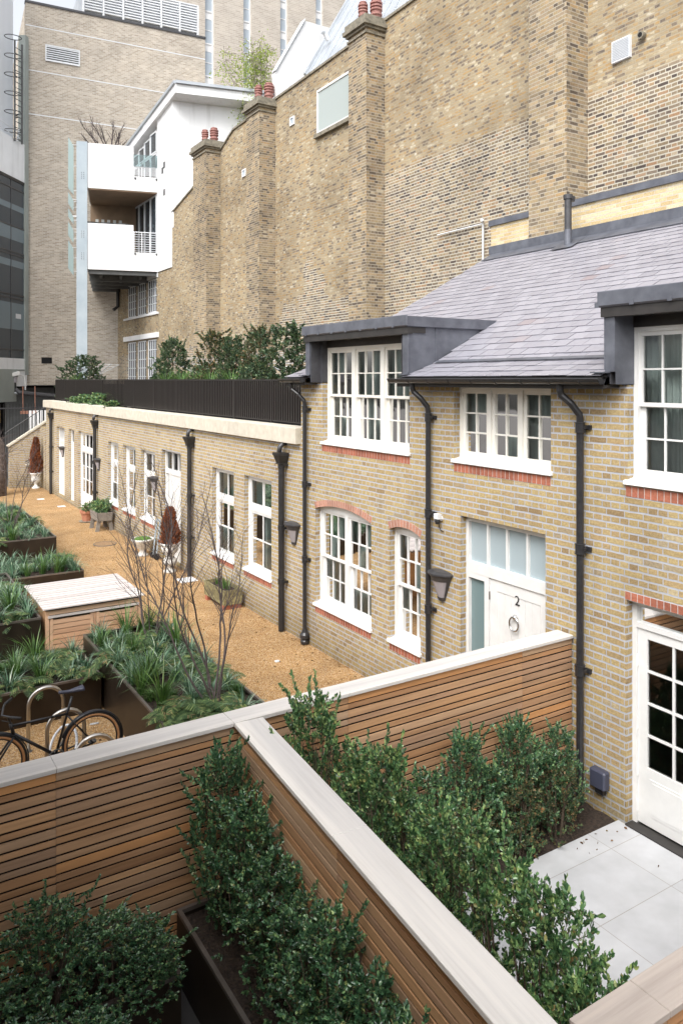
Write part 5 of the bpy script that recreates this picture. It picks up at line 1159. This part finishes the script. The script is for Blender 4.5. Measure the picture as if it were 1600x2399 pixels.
for c,nm in ((rw,'rear'),(fw,'front')):
    k=MB(); k.tube([(c.x+R_*math.cos(a),c.y,c.z+R_*math.sin(a)) for a in [i*math.pi/24 for i in range(48)]],.017,8,True); w_=BP('wheel',k,M['rubber'])
    k=MB(); k.tube([(c.x+(R_-.022)*math.cos(a),c.y,c.z+(R_-.022)*math.sin(a)) for a in [i*math.pi/24 for i in range(48)]],.0185,8,True); part('sidewall',k,M['tan'],w_,world=False,smooth=True)
    k=MB(); k.tube([(c.x+(R_-.042)*math.cos(a),c.y,c.z+(R_-.042)*math.sin(a)) for a in [i*math.pi/24 for i in range(48)]],.011,8,True); part('rim',k,M['bikeblack'],w_,world=False,smooth=True)
    k=MB()
    for i in range(28): a=i*2*math.pi/28; b=a+(.5 if i%2 else -.5); k.tube([(c.x+.02*math.cos(b),c.y+(.02 if i%4<2 else -.02),c.z+.02*math.sin(b)),(c.x+(R_-.04)*math.cos(a),c.y,c.z+(R_-.04)*math.sin(a))],.0012,3)
    k.tube([(c.x,c.y-.045,c.z),(c.x,c.y+.045,c.z)],.018,8); part('spokes',k,M['rim'],w_,world=False)
    k=MB(); a0,a1=(R(-25),R(160)) if nm=='rear' else (R(-10),R(150))
    n=24; arc=[a0+(a1-a0)*i/n for i in range(n+1)]; 
    for i in range(n):
        q=[]
        for a in (arc[i],arc[i+1]):
            for yy,rr in ((-.026,R_+.022),(-.014,R_+.034),(.014,R_+.034),(.026,R_+.022)): q.append((c.x+rr*math.cos(a),c.y+yy,c.z+rr*math.sin(a)))
        k.add(q,[(0,1,5,4),(1,2,6,5),(2,3,7,6)])
    BP('mudguard',k,M['bikeblack'])
bb=Vector((.66,.015,.29)); hd=Vector((.17,.0,.78)); hd2=Vector((.20,0,.66)); st=Vector((.79,.02,.74)); sad=Vector((.845,.02,.99))
k=MB(); k.tube([hd-(Vector((0,0,.03))),st],.015,8); k.tube([hd2,bb],.019,8); k.tube([bb,st,sad-Vector((0,0,.06))],.015,8); k.tube([hd,hd2],.021,8)
for s_ in (-1,1): k.tube([bb+Vector((0,s_*.03,0)),rw+Vector((0,s_*.06,0))],.010,6); k.tube([st+Vector((0,s_*.02,-.02)),rw+Vector((0,s_*.06,0))],.008,6); k.tube([hd2+Vector((0,s_*.03,-.03)),fw+Vector((.0,s_*.05,0))],.012,6)
k.tube([hd,hd+Vector((-.03,0,.08)),hd+Vector((-.09,0,.11))],.014,8); BP('frame',k,M['bikeblack'])
k=MB(); hb=hd+Vector((-.09,0,.11)); k.tube([hb+Vector((.14,.30,.05)),hb+Vector((.05,.18,.04)),hb,hb+Vector((.05,-.18,.04)),hb+Vector((.14,-.30,.05))],.012,8)
hb_=BP('handlebar',k,M['bikeblack']); k=MB()
for s_ in (-1,1): k.tube([hb+Vector((.06,s_*.2,.04)),hb+Vector((.15,s_*.31,.05))],.017,8); k.tube([hb+Vector((-.02,s_*.14,.0)),hb+Vector((.06,s_*.24,.0))],.005,5)
part('grip',k,M['rubber'],hb_,world=False,smooth=True)
k=MB()
n=12
for i in range(n):
    f0,f1=i/n,(i+1)/n; q=[]
    for f in (f0,f1):
        wv=.018+.06*max(0,(f-.35)/.65)**1.3; xx=sad.x-.15+.28*f; zz_=sad.z+.01+.02*(abs(f-.4)*1.5); q+=[(xx,sad.y-wv,zz_-.02),(xx,sad.y-wv*.6,zz_+.012),(xx,sad.y+wv*.6,zz_+.012),(xx,sad.y+wv,zz_-.02)]
    k.add(q,[(0,1,5,4),(1,2,6,5),(2,3,7,6),(3,0,4,7)]+([(0,3,2,1)] if i==0 else [])+([(4,5,6,7)] if i==n-1 else []))
BP('saddle',k,M['boxblue'])
k=MB(); k.tube([bb+Vector((0,-.06,0)),bb+Vector((0,.06,0))],.02,8); k.tube([bb+Vector((.085*math.cos(a),-.05,.085*math.sin(a))) for a in [i*math.pi/12 for i in range(24)]],.008,6,True); k.beam(bb+Vector((0,-.07,0)),bb+Vector((-.12,-.07,-.11)),.02,.012); k.beam(bb+Vector((0,.07,0)),bb+Vector((.12,.07,.11)),.02,.012); k.lathe([(.05,-.01),(.05,.01)],rw+Vector((0,0,0)),12); k.beam(bb+Vector((-.16,-.11,-.12)),bb+Vector((-.08,-.11,-.12)),.08,.02); BP('crankset',k,M['darksteel'])
k=MB(); k.tube([rw+Vector((R_*.55*math.cos(1.45),-.01,R_*.62*math.sin(1.45)))+Vector((-.05,0,0)),rw+Vector((R_*.55*math.cos(1.45),-.01,R_*.62*math.sin(1.45)))+Vector((.05,0,-.005))],.012,6); BP('reflector',k,M['lockwhite'])
k=MB(); hb3=hb; k.tube([hb+Vector((.02,.05,.0)),hb+Vector((-.10,.06,-.12)),hb+Vector((-.06,.04,-.3)),fw+Vector((.02,.05,.33))],.004,5); BP('cable',k,M['rubber'])
t=thing('cycle_lock','white sleeved cable lock looped round the rear wheel and the middle hoop','lock',(2.05,9.45,.3)); k=MB(); k.tube([(.15*math.cos(a)+.0,.22*math.sin(a),.18*math.sin(a+.8)) for a in [i*math.pi/14 for i in range(28)]],.016,8,True); part('cable',k,M['lockwhite'],t,world=False,smooth=True); k=MB(); k.tube([(-.16,-.06,-.15),(-.08,-.12,-.18)],.024,8); part('lock_barrel',k,M['bluep'],t,world=False)

# ================================================================ pots and urns by the wall
def vase(prof,loc,name,label,m,n=24,cat='urn'):
    t=thing(name,label,cat,loc); k=MB(); k.lathe(prof,(0,0,0),n); part('bowl',k,m,t,world=False,smooth=True,bevel=0); return t
U1=[(.16,0),(.16,.05),(.10,.08),(.06,.16),(.07,.22),(.16,.30),(.19,.40),(.17,.52),(.20,.60),(.25,.64),(.25,.67),(.20,.67),(.18,.60)]
def conifer(loc,h,w,seed,label):
    rs_=np.random.RandomState(seed); n=4200; z=rs_.uniform(0,1,n)**.8; a=rs_.uniform(0,6.28,n); r=np.sqrt(rs_.uniform(.2,1,n))*w*(1-z)**.6*(.8+.2*np.sin(a*3+z*9))+.02
    P_=np.stack([r*np.cos(a),r*np.sin(a),z*h],1); D_=np.stack([np.cos(a)*.6,np.sin(a)*.6,np.full(n,.8)],1)+rs_.normal(0,.3,(n,3)); t=thing('dead_conifer',label,'conifer',loc); me=leafmesh('foliage',P_,D_,np.full(n,.09),np.full(n,.022),M['brownleaf']); o=bpy.data.objects.new('foliage',me); C.objects.link(o); o.parent=t
    k=MB(); k.tube([(0,0,-.1),(0,0,h*.9)],[.03,.01],6); part('trunk',k,M['stem'],t,world=False)
vase(U1,(6.42,34.75,0),'stone_urn','white footed urn at the lane end under the rust red conifer',M['urnwhite']); conifer((6.42,34.75,.65),1.5,.30,1,'tall rust red cone shaped conifer in the far white urn')
k_=MB()
t=thing('stone_urn','tall stone urn on a pedestal holding the rust brown conifer by the wall','urn',(6.38,17.95,0)); k=MB(); k.lathe([(a_*.76,b_*.66) for a_,b_ in [(.20,0),(.20,.06),(.14,.10),(.08,.18),(.10,.24),(.22,.30),(.24,.42),(.16,.52),(.10,.58),(.13,.64),(.24,.74),(.28,.92),(.26,.98),(.32,1.02),(.32,1.07),(.26,1.07),(.24,1.0)]],(0,0,0),24); part('bowl',k,M['urn'],t,world=False,smooth=True); conifer((6.38,17.95,.64),.88,.25,2,'rust brown bushy conifer in the tall stone urn')
t=thing('stone_bowl','wide stone bowl planter on a foot with bright moss inside','bowl planter',(6.36,20.0,0)); k=MB(); k.lathe([(a_*.7,b_*.7) for a_,b_ in [(.22,0),(.22,.06),(.14,.10),(.10,.2),(.14,.26),(.32,.38),(.40,.56),(.44,.60),(.44,.65),(.38,.65),(.36,.60)]],(0,0,0),28); part('bowl',k,M['urn'],t,world=False,smooth=True); k=MB(); k.lathe([(.26,.42),(.18,.48),(.06,.50)],(0,0,0),20); part('moss',k,M['moss'],t,world=False)
t=thing('trolley_frame','light metal folded trolley leaning on the wall behind the stone bowl','trolley',(6.5,19.3,0)); k=MB(); k.tube([(0,0,.1),(.1,.0,1.0)],.02,8); k.tube([(0,.25,.1),(.1,.25,1.0)],.02,8); k.tube([(.1,0,1.0),(.1,.25,1.0)],.02,8); part('frame',k,M['steel'],t,world=False); k=MB(); k.tube([(0,-.04,.09),(0,.0,.09)],.08,14); k.tube([(0,.25,.09),(0,.29,.09)],.08,14); part('wheels',k,M['rubber'],t,world=False)
t=thing('terracotta_pot','terracotta flower pot on a saucer below the wide glazed doors','flower pot',(6.35,25.75,0)); k=MB(); k.lathe([(.19,0),(.19,.02),(.15,.03),(.20,.28),(.235,.29),(.24,.38),(.20,.38),(.19,.34)],(0,0,0),22); part('pot',k,M['terracotta'],t,world=False); k=MB(); k.lathe([(.25,0),(.27,.03),(.24,.03)],(0,0,0),22); part('saucer',k,M['oldstone'],t,world=False)
IVm=shrubmesh(.5,.4,.3,90,.05,M['holly2'],71,per=9,low=0.); shrub('pot_plant','small sprawling green plant in the terracotta pot',(6.38,25.6,.32),IVm,0,(.8,.8,.8),None,'plant')
t=thing('wooden_trough','grey wooden trough on splayed legs filled with ferny plants','trough',(6.40,24.2,0)); k=MB(); x0,x1,y0,y1=-.22,.22,-.42,.42
k.prism([(x0,y0,.32),(x1,y0,.32),(x1+.03,y0-.04,.58),(x0-.03,y0-.04,.58)],(0,.03,0)); k.prism([(x0,y1,.32),(x1,y1,.32),(x1+.03,y1+.04,.58),(x0-.03,y1+.04,.58)],(0,-.03,0)); k.prism([(x0,y0,.32),(x0,y1,.32),(x0-.03,y1+.04,.58),(x0-.03,y0-.04,.58)],(.03,0,0)); k.prism([(x1,y0,.32),(x1,y1,.32),(x1+.03,y1+.04,.58),(x1+.03,y0-.04,.58)],(-.03,0,0)); k.box(x0,x1,y0,y1,.32,.35); part('box',k,M['greywood'],t,world=False)
for yy in (-.34,.34):
    k=MB()
    for s_ in (-1,1): k.prism([(s_*.1,yy-.02,.33),(s_*.22,yy-.02,.33),(s_*.28,yy-.02,0),(s_*.16,yy-.02,0)],(0,.04,0))
    part('leg',k,M['greywood'],t,world=False)
k=MB(); k.box(-.2,.2,-.4,.4,.5,.53); part('soil',k,M['soil'],t,world=False)
for j,yy in enumerate((-.22,.2)): shrub('trough_plant','green ferny plant in the grey wooden trough, %s'%('near end' if j==0 else 'far end'),(6.40,24.2+yy,.5),IVm,j,(.95,.95,1.0),'plants in the wooden trough','plant')
t=thing('mossy_trough','mossy wooden trough with bulb leaves standing against the brick wall','trough',(6.42,14.85,0)); k=MB()
for j in range(4): 
    z=.10+j*.075; k.box(-.20,-.175,-.52,.52,z,z+.07); k.box(.175,.20,-.52,.52,z,z+.07); k.box(-.175,.175,-.52,-.495,z,z+.07); k.box(-.175,.175,.495,.52,z,z+.07)
part('box',k,M['mosswood'],t,world=False); k=MB(); k.box(-.17,.17,-.49,.49,.3,.33); part('soil',k,M['soil'],t,world=False)
for yy in (-.42,.42): k=MB(); k.box(-.2,.2,yy-.06,yy+.06,0,.1); part('brick_foot',k,M['red'],t,world=False)
for j,(yy,s_) in enumerate(((-.28,.75),(-.1,.9),(.12,.6),(.32,.7))):
    o=bpy.data.objects.new('bulb_leaves',npmesh('bulb_leaves',*blades(12,.36,.03,.35,4),M['carex'])); C.objects.link(o); o.location=(6.42,14.85+yy,.32); o.scale=(s_,)*3; o['label']='green bulb leaves in the mossy trough, '+('nearest clump','tallest clump, second from the near end','third clump from the near end','farthest clump')[j]; o['category']='plant'; o['group']='bulb clumps in the mossy trough'
# things set in the gravel
t=thing('manhole_cover','round rusty manhole cover set in the gravel','manhole cover',(5.9,21.95,.0)); k=MB(); k.lathe([(.30,.0),(.30,.012),(.27,.014)],(0,0,0),28); part('cover',k,noisy('rusty_iron',(.20,.12,.06),(.30,.19,.10),20,.8),t,world=False); k=MB(); k.tube([(.31*math.cos(a),.31*math.sin(a),.006) for a in [i*math.pi/16 for i in range(32)]],.012,5,True); part('ring',k,M['darksteel'],t,world=False)
for j,(x_,y_,w_,lb) in enumerate(((6.45,17.0,.20,'pale drain plate in the gravel at the foot of the middle fat downpipe'),(6.3,29.3,.13,'small pale drain plate before the narrow white door'),(6.0,31.5,.12,'small grey plate in the gravel near the farthest door'),(5.85,11.3,.035,'tiny pale pipe stub in the gravel near the bare tree'))):
    k=MB(); k.box(-w_,w_,-w_,w_,0,.012); k.box(-w_*.8,w_*.8,-w_*.8,w_*.8,.012,.016); single('drain_plate',k,M['louvre'],lb,'drain plate','drain plates in the gravel',(x_,y_,0))

# ================================================================ building the photograph is taken from
root=thing('opposite_house','brick house opposite the mews, from whose window the view is taken','house',(-2,0,0))
wl=MB(); ops=[]
for y_ in (-7,-4.5,1.2,4.0,6.6): ops+= [(y_,y_+1.2,.9,2.5),(y_,y_+1.2,3.9,5.6)]
k=MB(); k.box(-8,-.65,-14,8.0,0,6.2); part('wall',k,M['brick'],root)
for a,b,c,d in ops[:]:
    f=MB(); gl=MB(); X=-.60
    f.box(-.66,X,a,a+.06,c,d); f.box(-.66,X,b-.06,b,c,d); f.box(-.66,X,a,b,c,c+.06); f.box(-.66,X,a,b,d-.06,d); f.box(-.65,X,a,b,(c+d)/2-.02,(c+d)/2+.02); f.box(-.65,X,(a+b)/2-.015,(a+b)/2+.015,c,d); gl.box(-.64,-.63,a+.05,b-.05,c+.05,d-.05)
    w_=part('window',f,M['white'],root); part('pane',gl,M['skyglass'],w_)
k=MB(); k.prism([(-8,-14,6.2),(-.4,-14,6.2),(-4.3,-14,7.6)],(0,22.1,0)); part('roof',k,M['slate'],root)

# ---------------------------------------------------------------- leaf litter and loose stones
np.random.seed(12); P=[];D=[]; rs=random.Random(12)
def lit(n,x0,x1,y0,y1,z):
    for i in range(n): P.append((rs.uniform(x0,x1),rs.uniform(y0,y1),z+rs.uniform(.002,.012))); D.append((rs.gauss(0,1),rs.gauss(0,1),rs.uniform(-.1,.3)))
lit(110,4.3,6.65,6.2,12,0); lit(90,4.3,6.65,12,24,0); lit(60,6.3,6.66,6.2,33,0); lit(40,1.0,2.9,8.3,10.9,0); lit(7,3.9,6.6,2.4,5.2,.06); lit(120,2.9,6.6,5.3,5.75,.02); lit(60,2.9,3.75,2.6,5.2,.02); lit(12,5.9,6.65,5.0,5.24,.06)
o=bpy.data.objects.new('fallen_leaves',leafmesh('fallen_leaves',np.array(P),np.array(D),np.random.uniform(.02,.05,len(P)),np.random.uniform(.012,.025,len(P)),leafmat('dry_leaf',[(0,(.07,.04,.02)),(.5,(.17,.10,.05)),(1,(.32,.22,.10))],.8,.1,.2))); C.objects.link(o); o['kind']='stuff'
k=MB()
for i in range(520):
    a=rs.random(); x_=FX-abs(rs.gauss(0,.05))-.01 if a<.6 else 4.2+abs(rs.gauss(0,.06))+.01; y_=rs.uniform(6.2,22) if a<.6 else rs.uniform(8.3,12.1); q=rs.uniform(.006,.014)
    k.obox((x_,y_,q*.5),(q,rs.uniform(-.004,.004),0),(0,q*.8,0),(0,rs.uniform(-.003,.003),q*.6))
o=bpy.data.objects.new('loose_gravel',k.mesh('loose_gravel',M['gravel'])); C.objects.link(o); o['kind']='stuff'
